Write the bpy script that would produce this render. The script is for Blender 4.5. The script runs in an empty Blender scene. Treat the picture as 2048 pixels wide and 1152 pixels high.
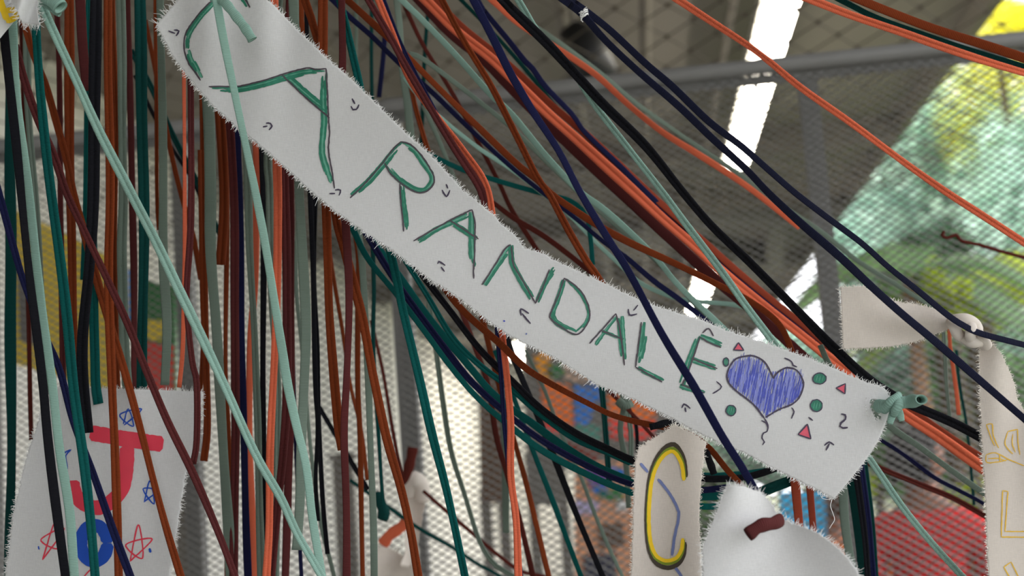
import bpy, bmesh, math, random
import numpy as np
from mathutils import Vector, Matrix
random.seed(7); rng = np.random.default_rng(7)
SC = bpy.context.scene; COL = SC.collection
# ------------------------------------------------------------------ camera, sky, exposure
W, H, FPX = 2048.0, 1152.0, 2844.0
PITCH, ROLL = math.radians(8.2), math.radians(4.3)
CAM = Vector((0, 0, 1.5))
F = Vector((0, math.cos(PITCH), math.sin(PITCH)))
_r0 = Vector((1, 0, 0)); _u0 = Vector((0, -math.sin(PITCH), math.cos(PITCH)))
R = _r0*math.cos(ROLL) - _u0*math.sin(ROLL)
U = _u0*math.cos(ROLL) + _r0*math.sin(ROLL)
cd = bpy.data.cameras.new('camera'); cam = bpy.data.objects.new('camera', cd); COL.objects.link(cam)
M = Matrix((R, U, -F)).transposed().to_4x4(); M.translation = CAM
cam.matrix_world = M
cd.sensor_width = 36; cd.lens = FPX*36/W; cd.clip_start = .05; cd.clip_end = 300
cd.dof.use_dof = True; cd.dof.focus_distance = 1.70; cd.dof.aperture_fstop = 3.9
SC.camera = cam
wd = bpy.data.worlds.new('sky'); SC.world = wd; wd.use_nodes = True
bg = wd.node_tree.nodes['Background']; bg.inputs[0].default_value = (.95, .96, 1, 1); bg.inputs[1].default_value = 1.05
SC.view_settings.view_transform = 'Standard'; SC.view_settings.look = 'None'
SC.view_settings.gamma = 1; SC.view_settings.use_curve_mapping = False
SC.view_settings.exposure = 1.55
sn_ = bpy.data.lights.new('sun', 'SUN'); sn_.energy = 2.6; sn_.angle = math.radians(6); sn_.color = (1, .95, .86)
sun = bpy.data.objects.new('sun', sn_); COL.objects.link(sun); sun.rotation_euler = Vector((.62, .25, -.95)).to_track_quat('-Z', 'Y').to_euler()

def P(x, y, d):
    return CAM + F*d + R*((x-W/2)/FPX*d) + U*((H/2-y)/FPX*d)
def ray(x, y):
    return (F + R*((x-W/2)/FPX) + U*((H/2-y)/FPX)).normalized()
def hit_z(x, y, z):
    r = ray(x, y); return CAM + r*((z-CAM.z)/r.z)

# ------------------------------------------------------------------ materials
def srgb(r, g, b):
    f = lambda c: (c/255/12.92 if c/255 <= .04045 else ((c/255+.055)/1.055)**2.4)
    return (f(r), f(g), f(b), 1)
def nt(name):
    m = bpy.data.materials.new(name); m.use_nodes = True
    t = m.node_tree; return m, t, t.nodes['Principled BSDF']
def vary(t, col, scale, amt, coord='Object', vec=None):
    """base colour broken up by noise"""
    tc = t.nodes.new('ShaderNodeTexCoord'); nz = t.nodes.new('ShaderNodeTexNoise'); nz.inputs['Scale'].default_value = scale
    nz.inputs['Detail'].default_value = 4
    t.links.new(tc.outputs[coord], nz.inputs['Vector'])
    mx = t.nodes.new('ShaderNodeMix'); mx.data_type = 'RGBA'
    mx.inputs['A'].default_value = tuple(c*(1-amt) for c in col[:3])+(1,)
    mx.inputs['B'].default_value = tuple(min(1, c*(1+amt)+amt*.02) for c in col[:3])+(1,)
    t.links.new(nz.outputs['Fac'], mx.inputs['Factor'])
    return tc, mx
def plain(name, col, rough=.7, scale=8, amt=.15, metal=0, bump=0, trans=0):
    m, t, b = nt(name); tc, mx = vary(t, col, scale, amt)
    t.links.new(mx.outputs['Result'], b.inputs['Base Color'])
    b.inputs['Roughness'].default_value = rough; b.inputs['Metallic'].default_value = metal
    if bump:
        nz = t.nodes.new('ShaderNodeTexNoise'); nz.inputs['Scale'].default_value = scale*6
        t.links.new(tc.outputs['Object'], nz.inputs['Vector'])
        bp = t.nodes.new('ShaderNodeBump'); bp.inputs['Strength'].default_value = bump; bp.inputs['Distance'].default_value = .01
        t.links.new(nz.outputs['Fac'], bp.inputs['Height']); t.links.new(bp.outputs['Normal'], b.inputs['Normal'])
    if trans:
        tr = t.nodes.new('ShaderNodeBsdfTranslucent'); t.links.new(mx.outputs['Result'], tr.inputs['Color'])
        ms = t.nodes.new('ShaderNodeMixShader'); ms.inputs[0].default_value = trans
        t.links.new(b.outputs[0], ms.inputs[1]); t.links.new(tr.outputs[0], ms.inputs[2])
        t.links.new(ms.outputs[0], t.nodes['Material Output'].inputs['Surface'])
    return m
def emit(name, col, s):
    m, t, b = nt(name); b.inputs['Base Color'].default_value = col
    b.inputs['Emission Color'].default_value = col; b.inputs['Emission Strength'].default_value = s
    return m
def jersey(name, col):
    """ribbed knitted jersey: fine courses run across the strip (UV.x is metres along it)"""
    m, t, b = nt(name)
    uv = t.nodes.new('ShaderNodeUVMap'); sp = t.nodes.new('ShaderNodeSeparateXYZ'); t.links.new(uv.outputs[0], sp.inputs[0])
    mu = t.nodes.new('ShaderNodeMath'); mu.operation = 'MULTIPLY'; mu.inputs[1].default_value = 2*math.pi/.0019
    t.links.new(sp.outputs['X'], mu.inputs[0])
    nz = t.nodes.new('ShaderNodeTexNoise'); nz.inputs['Scale'].default_value = 120; nz.inputs['Detail'].default_value = 3
    tc = t.nodes.new('ShaderNodeTexCoord'); t.links.new(tc.outputs['Object'], nz.inputs['Vector'])
    ad = t.nodes.new('ShaderNodeMath'); ad.operation = 'MULTIPLY_ADD'; ad.inputs[1].default_value = 3.0
    t.links.new(nz.outputs['Fac'], ad.inputs[0]); t.links.new(mu.outputs[0], ad.inputs[2])
    sn = t.nodes.new('ShaderNodeMath'); sn.operation = 'SINE'; t.links.new(ad.outputs[0], sn.inputs[0])
    n2 = t.nodes.new('ShaderNodeTexNoise'); n2.inputs['Scale'].default_value = 9
    t.links.new(tc.outputs['Object'], n2.inputs['Vector'])
    fa = t.nodes.new('ShaderNodeMath'); fa.operation = 'MULTIPLY_ADD'; fa.inputs[1].default_value = .16
    t.links.new(sn.outputs[0], fa.inputs[0]); t.links.new(n2.outputs['Fac'], fa.inputs[2])
    mx = t.nodes.new('ShaderNodeMix'); mx.data_type = 'RGBA'
    mx.inputs['A'].default_value = tuple(c*.72 for c in col[:3])+(1,)
    mx.inputs['B'].default_value = tuple(min(1, c*1.28) for c in col[:3])+(1,)
    t.links.new(fa.outputs[0], mx.inputs['Factor']); t.links.new(mx.outputs['Result'], b.inputs['Base Color'])
    bp = t.nodes.new('ShaderNodeBump'); bp.inputs['Strength'].default_value = .3; bp.inputs['Distance'].default_value = .0006
    t.links.new(sn.outputs[0], bp.inputs['Height']); t.links.new(bp.outputs['Normal'], b.inputs['Normal'])
    b.inputs['Roughness'].default_value = .9
    b.inputs['Specular IOR Level'].default_value = .2
    return m
def cotton(name, col):
    m, t, b = nt(name)
    uv = t.nodes.new('ShaderNodeUVMap'); fac = None; hs = []
    for sx, sy in ((900, 90), (90, 900)):
        mp = t.nodes.new('ShaderNodeMapping'); mp.inputs['Scale'].default_value = (sx, sy, 1)
        t.links.new(uv.outputs[0], mp.inputs[0])
        nz = t.nodes.new('ShaderNodeTexNoise'); nz.inputs['Scale'].default_value = 1.4; nz.inputs['Detail'].default_value = 2
        t.links.new(mp.outputs[0], nz.inputs['Vector']); hs.append(nz)
    ad = t.nodes.new('ShaderNodeMath'); ad.operation = 'ADD'
    t.links.new(hs[0].outputs['Fac'], ad.inputs[0]); t.links.new(hs[1].outputs['Fac'], ad.inputs[1])
    mr = t.nodes.new('ShaderNodeMapRange'); mr.inputs[1].default_value = .6; mr.inputs[2].default_value = 1.4
    t.links.new(ad.outputs[0], mr.inputs[0])
    mx = t.nodes.new('ShaderNodeMix'); mx.data_type = 'RGBA'
    mx.inputs['A'].default_value = tuple(c*.86 for c in col[:3])+(1,); mx.inputs['B'].default_value = col
    t.links.new(mr.outputs[0], mx.inputs['Factor']); t.links.new(mx.outputs['Result'], b.inputs['Base Color'])
    bp = t.nodes.new('ShaderNodeBump'); bp.inputs['Strength'].default_value = .35; bp.inputs['Distance'].default_value = .0005
    t.links.new(ad.outputs[0], bp.inputs['Height']); t.links.new(bp.outputs['Normal'], b.inputs['Normal'])
    b.inputs['Roughness'].default_value = .92; b.inputs['Specular IOR Level'].default_value = .15
    tr = t.nodes.new('ShaderNodeBsdfTranslucent'); t.links.new(mx.outputs['Result'], tr.inputs['Color'])
    ms = t.nodes.new('ShaderNodeMixShader'); ms.inputs[0].default_value = .18
    t.links.new(b.outputs[0], ms.inputs[1]); t.links.new(tr.outputs[0], ms.inputs[2])
    t.links.new(ms.outputs[0], t.nodes['Material Output'].inputs['Surface'])
    return m
CK = dict(coral=.76, mint=.70, redrust=.55, navy=.50, black=.42, rust=.44, teal=.46, darkteal=.46, maroon=.48, darkred=.5, sage=.58)
C = {k: jersey('jersey_'+k, tuple(c*CK.get(k, .56) for c in srgb(*v)[:3])+(1,)) for k, v in dict(
    mint=(156, 194, 180), sage=(136, 154, 140), coral=(238, 116, 82), rust=(166, 74, 30), maroon=(112, 50, 50),
    teal=(0, 112, 108), darkteal=(0, 82, 78), navy=(30, 34, 84), midnight=(26, 30, 58), black=(24, 25, 34), darkred=(108, 42, 32), redrust=(178, 78, 52)).items()}
CN = dict(mint='pale mint', sage='greyish sage', coral='coral orange', rust='rust brown', maroon='burgundy', teal='teal',
          darkteal='dark green', navy='navy blue', midnight='dark navy', black='black', darkred='dark reddish brown', redrust='brick red')
M_COT = cotton('white_cotton', (.80, .80, .80, 1)); M_COTW = cotton('cream_cotton', (.80, .73, .66, 1))
M_FRAY = plain('cotton_thread', (.82, .82, .81, 1), .9); M_FRAYC = plain('cream_thread', (.78, .73, .66, 1), .9)
def ink(name, c, amt=.3, scale=160): return plain(name, srgb(*c), .6, scale, amt)
I_GRN = ink('green_marker', (26, 118, 92), .45); I_LGRN = ink('light_green_marker', (92, 160, 136), .3); I_DRK = ink('dark_marker', (70, 60, 70), .2)
I_PUR = ink('purple_black_marker', (58, 48, 72), .2); I_BLU = ink('blue_pen', (64, 76, 176), .3); I_LBL = ink('light_blue_pen', (128, 136, 205), .35)
I_RED = ink('red_marker', (222, 52, 76), .12, 40); I_PINK = ink('pink_red_pen', (214, 84, 104), .3); I_YEL = ink('yellow_marker', (240, 200, 20), .1)
I_OCH = ink('ochre_pen', (222, 178, 52), .15); I_ROY = ink('royal_blue_marker', (0, 72, 180), .1, 40); I_OLV = ink('olive_marker', (120, 140, 20), .2)
I_BLK = ink('black_marker', (60, 50, 36), .2); I_GRB = ink('grey_blue_marker', (110, 122, 170), .15)

# ------------------------------------------------------------------ object helpers
def mesh_obj(name, verts, faces, mats, parent=None, smooth=False, midx=None, uvs=None):
    me = bpy.data.meshes.new(name); me.from_pydata([tuple(v) for v in verts], [], faces)
    for m in (mats if isinstance(mats, (list, tuple)) else [mats]): me.materials.append(m)
    if smooth: me.polygons.foreach_set('use_smooth', [True]*len(me.polygons))
    if midx is not None: me.polygons.foreach_set('material_index', midx)
    if uvs is not None:
        ul = me.uv_layers.new(name='UVMap'); li = np.zeros(len(me.loops), np.int32); me.loops.foreach_get('vertex_index', li)
        ul.data.foreach_set('uv', np.asarray(uvs, np.float32)[li].ravel())
    me.update(); o = bpy.data.objects.new(name, me); COL.objects.link(o)
    if parent: o.parent = parent
    return o
def tag(o, label=None, cat=None, group=None, kind=None):
    if label: o['label'] = label
    if cat: o['category'] = cat
    if group: o['group'] = group
    if kind: o['kind'] = kind
    return o
def empty(name, loc=(0, 0, 0)):
    o = bpy.data.objects.new(name, None); COL.objects.link(o); o.location = loc; o.empty_display_size = .05
    return o
def child(o, par):
    """parent without moving: par sits unrotated at its own location"""
    o.parent = par; o.matrix_parent_inverse = Matrix.Translation(par.location).inverted(); return o
class MB:
    def __init__(s): s.v = []; s.f = []; s.m = []
    def quadstrip_box(s, a, b, w, h, up=Vector((0, 0, 1)), mi=0):
        a = Vector(a); b = Vector(b); t = (b-a).normalized(); x = t.cross(up)
        if x.length < 1e-4: x = t.cross(Vector((0, 1, 0)))
        x.normalize(); y = x.cross(t).normalized(); n = len(s.v)
        for p in (a, b):
            for i, j in ((-1, -1), (1, -1), (1, 1), (-1, 1)): s.v.append(p + x*(i*w/2) + y*(j*h/2))
        s.f += [(n, n+1, n+5, n+4), (n+1, n+2, n+6, n+5), (n+2, n+3, n+7, n+6), (n+3, n, n+4, n+7), (n+3, n+2, n+1, n), (n+4, n+5, n+6, n+7)]
        s.m += [mi]*6
    def box(s, lo, hi, mi=0):
        n = len(s.v); (x0, y0, z0), (x1, y1, z1) = lo, hi
        s.v += [Vector(p) for p in ((x0, y0, z0), (x1, y0, z0), (x1, y1, z0), (x0, y1, z0), (x0, y0, z1), (x1, y0, z1), (x1, y1, z1), (x0, y1, z1))]
        s.f += [tuple(n+i for i in q) for q in ((3, 2, 1, 0), (4, 5, 6, 7), (0, 1, 5, 4), (1, 2, 6, 5), (2, 3, 7, 6), (3, 0, 4, 7))]
        s.m += [mi]*6
    def prism(s, pts, d, mi=0):
        """closed polygon of 3-D points, thickened by the vector d"""
        n = len(s.v); k = len(pts); s.v += [Vector(p) for p in pts] + [Vector(p)+d for p in pts]
        s.f += [tuple(range(n, n+k)), tuple(range(n+2*k-1, n+k-1, -1))] + [(n+i, n+k+i, n+k+(i+1) % k, n+(i+1) % k) for i in range(k)]
        s.m += [mi]*(k+2)
    def tube(s, pts, r, seg=8, mi=0, squash=1.0, cap=True):
        pts = [Vector(p) for p in pts]; n0 = len(s.v); rs = r if isinstance(r, (list, tuple)) else [r]*len(pts)
        for i, p in enumerate(pts):
            t = (pts[min(i+1, len(pts)-1)]-pts[max(i-1, 0)]).normalized()
            x = t.cross(F); x = x.normalized() if x.length > 1e-3 else R.copy(); y = x.cross(t).normalized()
            for k in range(seg):
                a = 2*math.pi*k/seg; s.v.append(p + x*(math.cos(a)*rs[i]) + y*(math.sin(a)*rs[i]*squash))
        for i in range(len(pts)-1):
            for k in range(seg):
                a = n0+i*seg+k; b = n0+i*seg+(k+1) % seg; s.f.append((a, b, b+seg, a+seg)); s.m.append(mi)
        if cap:
            s.f += [tuple(n0+k for k in range(seg))[::-1], tuple(n0+(len(pts)-1)*seg+k for k in range(seg))]; s.m += [mi]*2
    def build(s, name, mats, parent=None, smooth=False):
        return mesh_obj(name, s.v, s.f, mats, parent, smooth, s.m)
def catmull(pts, step):
    pts = [np.array(p, float) for p in pts]
    if len(pts) == 2: pts = [pts[0], (pts[0]+pts[1])/2, pts[1]]
    q = [2*pts[0]-pts[1]] + pts + [2*pts[-1]-pts[-2]]; out = []
    for i in range(1, len(q)-2):
        a, b, c, d = q[i-1:i+3]; n = max(1, int(round(np.linalg.norm((c-b)[:2])/step)))
        for k in range(n):
            t = k/n; out.append(.5*((2*b)+(c-a)*t+(2*a-5*b+4*c-d)*t*t+(3*b-a-3*c+d)*t**3))
    out.append(pts[-1]); return np.array(out)

# ------------------------------------------------------------------ the pavilion
ZC = 3.8
vp = ray(1290, 968); A = Vector((vp.x, vp.y, 0)).normalized(); B = Vector((A.y, -A.x, 0))   # A runs along the hall, B to its open side
edge = hit_z(1960, 12, ZC); eoff = edge.dot(B)
wl = hit_z(300, 262, ZC); woff = wl.dot(B)
def hall(a, b, z): return A*a + B*b + Vector((0, 0, z))
FAR = 26.0
M_CEIL = plain('ceiling_paint', srgb(122, 116, 109), .8, .8, .12, bump=.1)
M_FLOOR = plain('concrete_floor', srgb(150, 148, 144), .7, 2, .15, bump=.1)
M_WALL = plain('white_wall_paint', srgb(236, 234, 228), .8, 1.5, .06)
M_BEAM = plain('grey_brown_steel', srgb(104, 98, 90), .6, 3, .12)
M_GROUND = plain('lawn', srgb(104, 108, 84), .95, 3, .3, bump=.4)
m = MB(); m.prism([hall(-6, woff, ZC), hall(-6, eoff, ZC), hall(FAR, eoff, ZC), hall(FAR, woff, ZC)], Vector((0, 0, .3)))
tag(m.build('ceiling', M_CEIL), kind='structure')
m = MB(); m.prism([hall(-8, woff-.3, 0), hall(-8, eoff+.6, 0), hall(FAR, eoff+.6, 0), hall(FAR, woff-.3, 0)], Vector((0, 0, -.15)))
tag(m.build('floor', M_FLOOR), kind='structure')
m = MB(); m.prism([hall(-6, woff, 0), hall(-6, woff, ZC), hall(FAR, woff, ZC), hall(FAR, woff, 0)], B*-.2)
tag(m.build('wall_left', M_WALL), kind='structure')
m = MB(); m.prism([hall(FAR, woff, 0), hall(FAR, woff, ZC), hall(FAR, eoff, ZC), hall(FAR, eoff, 0)], A*.2)
tag(m.build('wall_back', M_WALL), kind='structure')
m = MB(); m.prism([Vector((-60, -40, -.16)), Vector((80, -40, -.16)), Vector((80, 120, -.16)), Vector((-60, 120, -.16))], Vector((0, 0, -.1)))
tag(m.build('ground', M_GROUND), kind='structure')
m = MB(); m.prism([hall(-2.4, woff, 0), hall(-2.4, woff, ZC), hall(-2.4, -.35, ZC), hall(-2.4, -.35, 0)], A*-.2)
tag(m.build('added_shade_wall', M_BEAM), kind='structure')  # unseen wall added behind the camera, blocks rear sky light from the left side
# a shallow edge trim, beams across the hall and pipes along it
m = MB(); m.quadstrip_box(hall(-6, eoff-.03, ZC-.06), hall(FAR, eoff-.03, ZC-.06), .06, .12)
tag(m.build('trim_1', M_BEAM), kind='structure')
for i, a in enumerate((9.5, 12.0, 15.0, 18.5, 22.0)):
    m = MB(); m.quadstrip_box(hall(a, woff+.01, ZC-.09), hall(a, eoff-.07, ZC-.09), .14, .18)
    tag(m.build('ceiling_beam', M_BEAM), kind='structure')
for i, (b, r, z, wd_) in enumerate(((hit_z(1460, 40, 3.62).dot(B), .02, 3.62, 0), (hit_z(1290, 60, 3.64).dot(B), .028, 3.64, 0), (hit_z(1130, 60, 3.6).dot(B), .035, 3.6, 0), (hit_z(620, 60, 3.6).dot(B), .04, 3.6, 0))):
    m = MB(); m.tube([hall(-2, b, z), hall(FAR-.1, b, z)], r, 10)
    tag(m.build('ceiling_pipe', M_BEAM, smooth=True), kind='structure')

for (q0, q1) in (((1345, 410), (1552, 428)), ((1552, 428), (1548, 520)), ((1400, 500), (1548, 520))):
    m = MB(); m.quadstrip_box(hit_z(*q0, ZC-.12), hit_z(*q1, ZC-.12), .16, .2)
    tag(m.build('ceiling_beam', M_BEAM), kind='structure')
# ceiling lights: long warm-white strips that run down the hall
M_LAMP = emit('warm_white_diffuser', (1, .93, .78, 1), 9); M_HOUS = plain('lamp_housing', srgb(190, 188, 180), .5)
def strip_light(x0, y0, x1, y1, w, label):
    z = ZC-.34
    p0 = hit_z(x0, y0, z); p1 = hit_z(x1, y1, z); b = p0.dot(B); a0 = p0.dot(A); a1 = p1.dot(A)
    rt = empty('ceiling_light', hall((a0+a1)/2, b, z)); tag(rt, label, 'ceiling light', 'strip lights of the hall')
    m = MB(); m.quadstrip_box(hall(a0-.02, b, z+.05), hall(a1+.02, b, z+.05), w+.03, .06); child(m.build('housing', M_HOUS), rt)
    m = MB(); m.quadstrip_box(hall(a0, b, z), hall(a1, b, z), w, .035); child(m.build('diffuser', M_LAMP), rt)
    m = MB()
    for q in (.15, .85):
        a = a0+(a1-a0)*q; m.tube([hall(a, b, z+.08), hall(a, b, ZC+.01)], .008, 6)
    child(m.build('hanger_rod', M_BEAM), rt)
strip_light(1600, -120, 1478, 332, .135, 'long glowing white strip light seen across the top rail of the mesh fence')
strip_light(1414, 545, 1378, 628, .17, 'small far strip light glowing between the coral and rust ribbons')
strip_light(1025, 690, 1055, 752, .34, 'small warm light glowing just below the lettered banner above the mural')

# black spotlight hanging under the netting
p = hit_z(1172, 112, 3.15); sl = empty('spotlight', p); tag(sl, 'black spotlight hanging from the ceiling behind the netting', 'spotlight')
M_BLK = plain('black_metal', srgb(22, 22, 24), .5)
m = MB(); m.tube([p+Vector((-.04, 0, .12)), p+Vector((0, 0, .02)), p+Vector((.03, 0, -.12))], [.06, .085, .1], 16); child(m.build('lamp_body', M_BLK, smooth=True), sl)
m = MB(); m.tube([p+Vector((-.04, 0, .1)), Vector((p.x-.04, p.y, ZC))], .014, 8); child(m.build('stem', M_BEAM), sl)

# rope netting slung under the ceiling (uncountable cells)
M_NET = plain('net_rope', srgb(84, 76, 66), .9)
m = MB(); zn = 3.0; cell = .17
b0, b1, a0, a1 = -2.6, eoff-.15, 3.7, 8.2
nb, na = int((b1-b0)/cell), int((a1-a0)/(cell*1.7))
def nz(i, j): return hall(a0+j*cell*1.7/2*1.0, b0+i*cell/2*1.0, zn+.05*math.sin(i*.13)+.06*math.sin(j*.2+1))
for j in range(0, 2*na):
    for i in range(j % 2, 2*nb, 2):
        p = nz(i, j)
        for di in (-1, 1):
            q = nz(i+di, j+1); m.quadstrip_box(p, q, .0038, .0038)
        m.quadstrip_box(p-A*.012, p+A*.012, .014, .012)
tag(m.build('rope_net', M_NET), 'dark rope netting in diamond cells slung under the ceiling', 'netting', kind='stuff')

# ------------------------------------------------------------------ expanded metal fence
PA = P(0, 278, 3.32); best = min((abs(P(2048, 62, d).z-PA.z), d) for d in np.linspace(2.7, 3.5, 800)); PB = P(2048, 62, best[1])
FD = Vector((PB.x-PA.x, PB.y-PA.y, 0)).normalized(); FN = Vector((FD.y, -FD.x, 0)); ZT = PA.z     # FN towards camera
def fpt(u, z, n=0): return Vector((PA.x, PA.y, 0)) + FD*u + Vector((0, 0, z)) + FN*n
def u_of(x, y):
    r = ray(x, y); k = (Vector((PA.x, PA.y, 0))-CAM).dot(FN)/r.dot(FN); p = CAM+r*k
    return (p-Vector((PA.x, PA.y, 0))).dot(FD)
M_MESH = plain('galvanised_mesh', srgb(122, 120, 117), .5, 20, .12, metal=.1)
M_FRAME = plain('grey_painted_steel', srgb(122, 121, 120), .5, 14, .1)
def expanded(name, u0, u1, z0, z1, par):
    cw, ch = .0265, .0172; t = .0016; V = []; Fc = []
    nu = int((u1-u0)/(cw/2)); nr = int((z1-z0)/(ch/2))
    prof = ((-.0026, -.0022), (.0026, .0022))          # flat strand, leaning like a louvre
    for r in range(nr):
        zb = z0+(r+.5)*ch/2; n0 = len(V)
        for i in range(nu+1):
            u = u0+i*cw/2; up = ((i+r) % 2 == 0); z = zb + (ch/4-.0008 if up else -ch/4+.0008)
            for (dz, dn) in ((-.0019, .0016), (-.0012, .0026), (.0019, -.0010), (.0012, -.0020)):
                V.append(fpt(u, z+dz, dn))
        for i in range(nu):
            a = n0+i*4
            for k in range(4): Fc.append((a+k, a+(k+1) % 4, a+4+(k+1) % 4, a+4+k))
    o = mesh_obj(name, V, Fc, M_MESH); child(o, par); o['kind'] = 'stuff'; return o
up0, up1, upm = u_of(775, 205), u_of(1612, 120), u_of(-45, 300)
def panel(u0, u1, label):
    rt = empty('mesh_fence', fpt((u0+u1)/2, 0)); tag(rt, label, 'fence', 'expanded metal fence panels')
    expanded('mesh_sheet', u0+.01, u1-.01, .35, ZT-.02, rt)
    # rolled top: the sheet is bent over a rounded rail
    m = MB()
    m.tube([fpt(u0, ZT-.021), fpt(u0+.012, ZT-.018), fpt(u1-.012, ZT-.018), fpt(u1, ZT-.021)], [.012, .018, .018, .012], 14); child(m.build('top_rail', M_FRAME, smooth=True), rt)
    m = MB(); m.quadstrip_box(fpt(u0+.02, ZT-.045, -.012), fpt(u1-.02, ZT-.045, -.012), .012, .02); child(m.build('rail_flange', M_FRAME), rt)
    m = MB(); m.quadstrip_box(fpt(u0, .33), fpt(u1, .33), .04, .04); child(m.build('bottom_rail', M_FRAME), rt)
    return rt
def post(rt, u, w=.042):
    m = MB(); m.quadstrip_box(fpt(u, 0, -.028), fpt(u, ZT-.03, -.028), w, .04, FN); child(m.build('post', M_FRAME), rt)
p1 = panel(upm-2.0, up0-.014, 'grey expanded metal fence panel behind the hanging vertical ribbons'); post(p1, upm); post(p1, up0-1.02*(up0-upm)/2, .036)
p2 = panel(up0-.02, up0+2.6, 'grey expanded metal fence panel behind the lettered banner and fanned ribbons'); post(p2, up0); post(p2, up1)

# ------------------------------------------------------------------ things beyond the fence
def board(name, pts, d, label, mat, cat='board', th=.02, legs=True):
    c = P(*pts[0], d); rt = empty(name, (c.x, c.y, c.z)); tag(rt, label, cat)
    m = MB(); m.prism([P(x, y, d) for x, y in pts], F*th); child(m.build('panel', mat), rt)
    if cat != 'poster':
        xs = sorted(p[0] for p in pts); yb = max(p[1] for p in pts)
        for x in (xs[0]+12, xs[-1]-12):
            q = P(x, yb-30, d+.03); mm = MB(); mm.quadstrip_box((q.x, q.y, 0), (q.x, q.y, q.z), .03, .03, Vector((0, 1, 0))); child(mm.build('leg', M_BEAM), rt)
    return rt
def patches(rt, lst, d, name='painted_patch'):
    for pts, mat in lst:
        m = MB(); m.prism([P(x, y, d-.006) for x, y in pts], F*.005); child(m.build(name, mat), rt)
pm = lambda n, c, a=.15: plain('paint_'+n, srgb(*c), .7, 12, a)
Y_, G_, R_, O_, B_, PU_, PE_, BR_, CY_, WH_ = pm('yellow', (252, 212, 60)), pm('green', (40, 120, 60)), pm('red', (235, 66, 54)), pm('orange', (252, 118, 30)), pm('blue', (40, 120, 215)), pm('purple', (110, 70, 160)), pm('peach', (236, 176, 128)), pm('brown', (96, 70, 52)), pm('cyan', (60, 190, 252)), pm('white', (225, 225, 225))
GY_ = pm('grey', (110, 106, 100)); BG_ = pm('bluegrey', (120, 124, 150))
b_ = board('poster', [(24, 418), (130, 470), (232, 520), (232, 790), (24, 726)], 3.75, 'yellow poster hanging behind the fence and the vertical ribbons', Y_, 'poster')
patches(b_, [([(34, 540), (60, 556), (80, 600), (70, 690), (40, 680)], GY_), ([(60, 590), (84, 600), (90, 650), (66, 655)], BG_)], 3.75)
b_ = board('poster', [(290, 560), (350, 575), (350, 790), (290, 790)], 3.75, 'small green yellow and red poster behind the dark green and sage ribbons', G_, 'poster')
patches(b_, [([(294, 570), (318, 580), (318, 632), (294, 622)], G_), ([(294, 640), (330, 640), (322, 682), (294, 680)], Y_), ([(292, 684), (346, 690), (346, 786), (292, 786)], R_)], 3.75)
b_ = board('poster', [(255, 540), (268, 540), (268, 660), (255, 660)], 3.8, 'narrow blue poster edge behind the burgundy ribbon', B_, 'poster')
board('sign_board', [(957, 740), (1012, 742), (1016, 1008), (962, 1004)], 4.2, 'dark brown board standing beyond the fence beside the mural', BR_)
board('sign_board', [(1052, 880), (1128, 880), (1136, 1010), (1058, 1010)], 4.3, 'dark grey board leaning below the mural', GY_)
b_ = board('mural', [(1045, 680), (1345, 690), (1345, 935), (1055, 935)], 5.2, 'colourful orange blue and green painted mural beyond the fence below the banner', GY_, 'mural')
patches(b_, [([(1068, 710), (1100, 700), (1105, 760), (1080, 765)], pm('amber', (245, 160, 20))), ([(1090, 730), (1125, 725), (1130, 752), (1095, 756)], G_),
             ([(1082, 762), (1140, 770), (1148, 850), (1115, 850), (1085, 820)], O_), ([(1086, 822), (1120, 840), (1120, 870), (1092, 866)], R_),
             ([(1150, 770), (1186, 775), (1190, 815), (1175, 850), (1150, 848)], B_), ([(1182, 760), (1202, 762), (1202, 800), (1188, 806)], B_),
             ([(1215, 790), (1310, 800), (1312, 840), (1218, 838)], O_), ([(1218, 838), (1312, 842), (1308, 880), (1222, 878)], R_),
             ([(1150, 850), (1200, 850), (1200, 880), (1160, 884)], pm('sea', (70, 140, 125))), ([(1095, 880), (1200, 890), (1196, 930), (1100, 926)], pm('dullred', (120, 50, 36))),
             ([(1120, 700), (1190, 740), (1180, 766), (1130, 762)], pm('sand', (190, 160, 140)))], 5.2)
b_ = board('mural', [(1150, 925), (1275, 925), (1275, 1240), (1150, 1240)], 4.6, 'peach purple and green painted board below the mural behind the white letter cloth', pm('peachy', (226, 160, 120)), 'mural')
patches(b_, [([(1168, 930), (1215, 936), (1215, 970), (1180, 975)], PU_), ([(1220, 935), (1250, 938), (1250, 962), (1225, 962)], B_), ([(1186, 968), (1215, 972), (1214, 988), (1188, 986)], B_),
             ([(1195, 978), (1248, 980), (1244, 1002), (1200, 998)], G_), ([(1150, 1000), (1200, 1004), (1190, 1030), (1155, 1028)], pm('lilac', (190, 180, 220))), ([(1235, 1000), (1256, 1002), (1254, 1024), (1234, 1022)], WH_),
             ([(1196, 1050), (1245, 1046), (1250, 1092), (1200, 1096)], BR_), ([(1168, 1112), (1232, 1106), (1236, 1220), (1170, 1220)], pm('ink', (50, 50, 70)))], 4.6)
board('sign_board', [(1560, 985), (1650, 985), (1654, 1075), (1562, 1075)], 4.9, 'bright blue board behind two brick red ribbons below the banner', CY_)
for (xa, lab) in ((372, 'slim grey steel column beyond the fence next to the cloth with the letter J'), (690, 'slim grey steel column beyond the fence behind the vertical burgundy ribbon')):
    pz = P(xa, 1000, 4.2); m = MB(); m.quadstrip_box((pz.x, pz.y, 0), (pz.x, pz.y, pz.z+.12), .055, .055, Vector((0, 1, 0)))
    rt = empty('steel_column', (pz.x, pz.y, 0)); tag(rt, lab, 'column'); child(m.build('shaft', M_BEAM), rt)
    m = MB(); m.quadstrip_box((pz.x, pz.y, pz.z+.12), (pz.x, pz.y, pz.z+.135), .075, .075, Vector((0, 1, 0))); child(m.build('cap', M_BEAM), rt)

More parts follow.
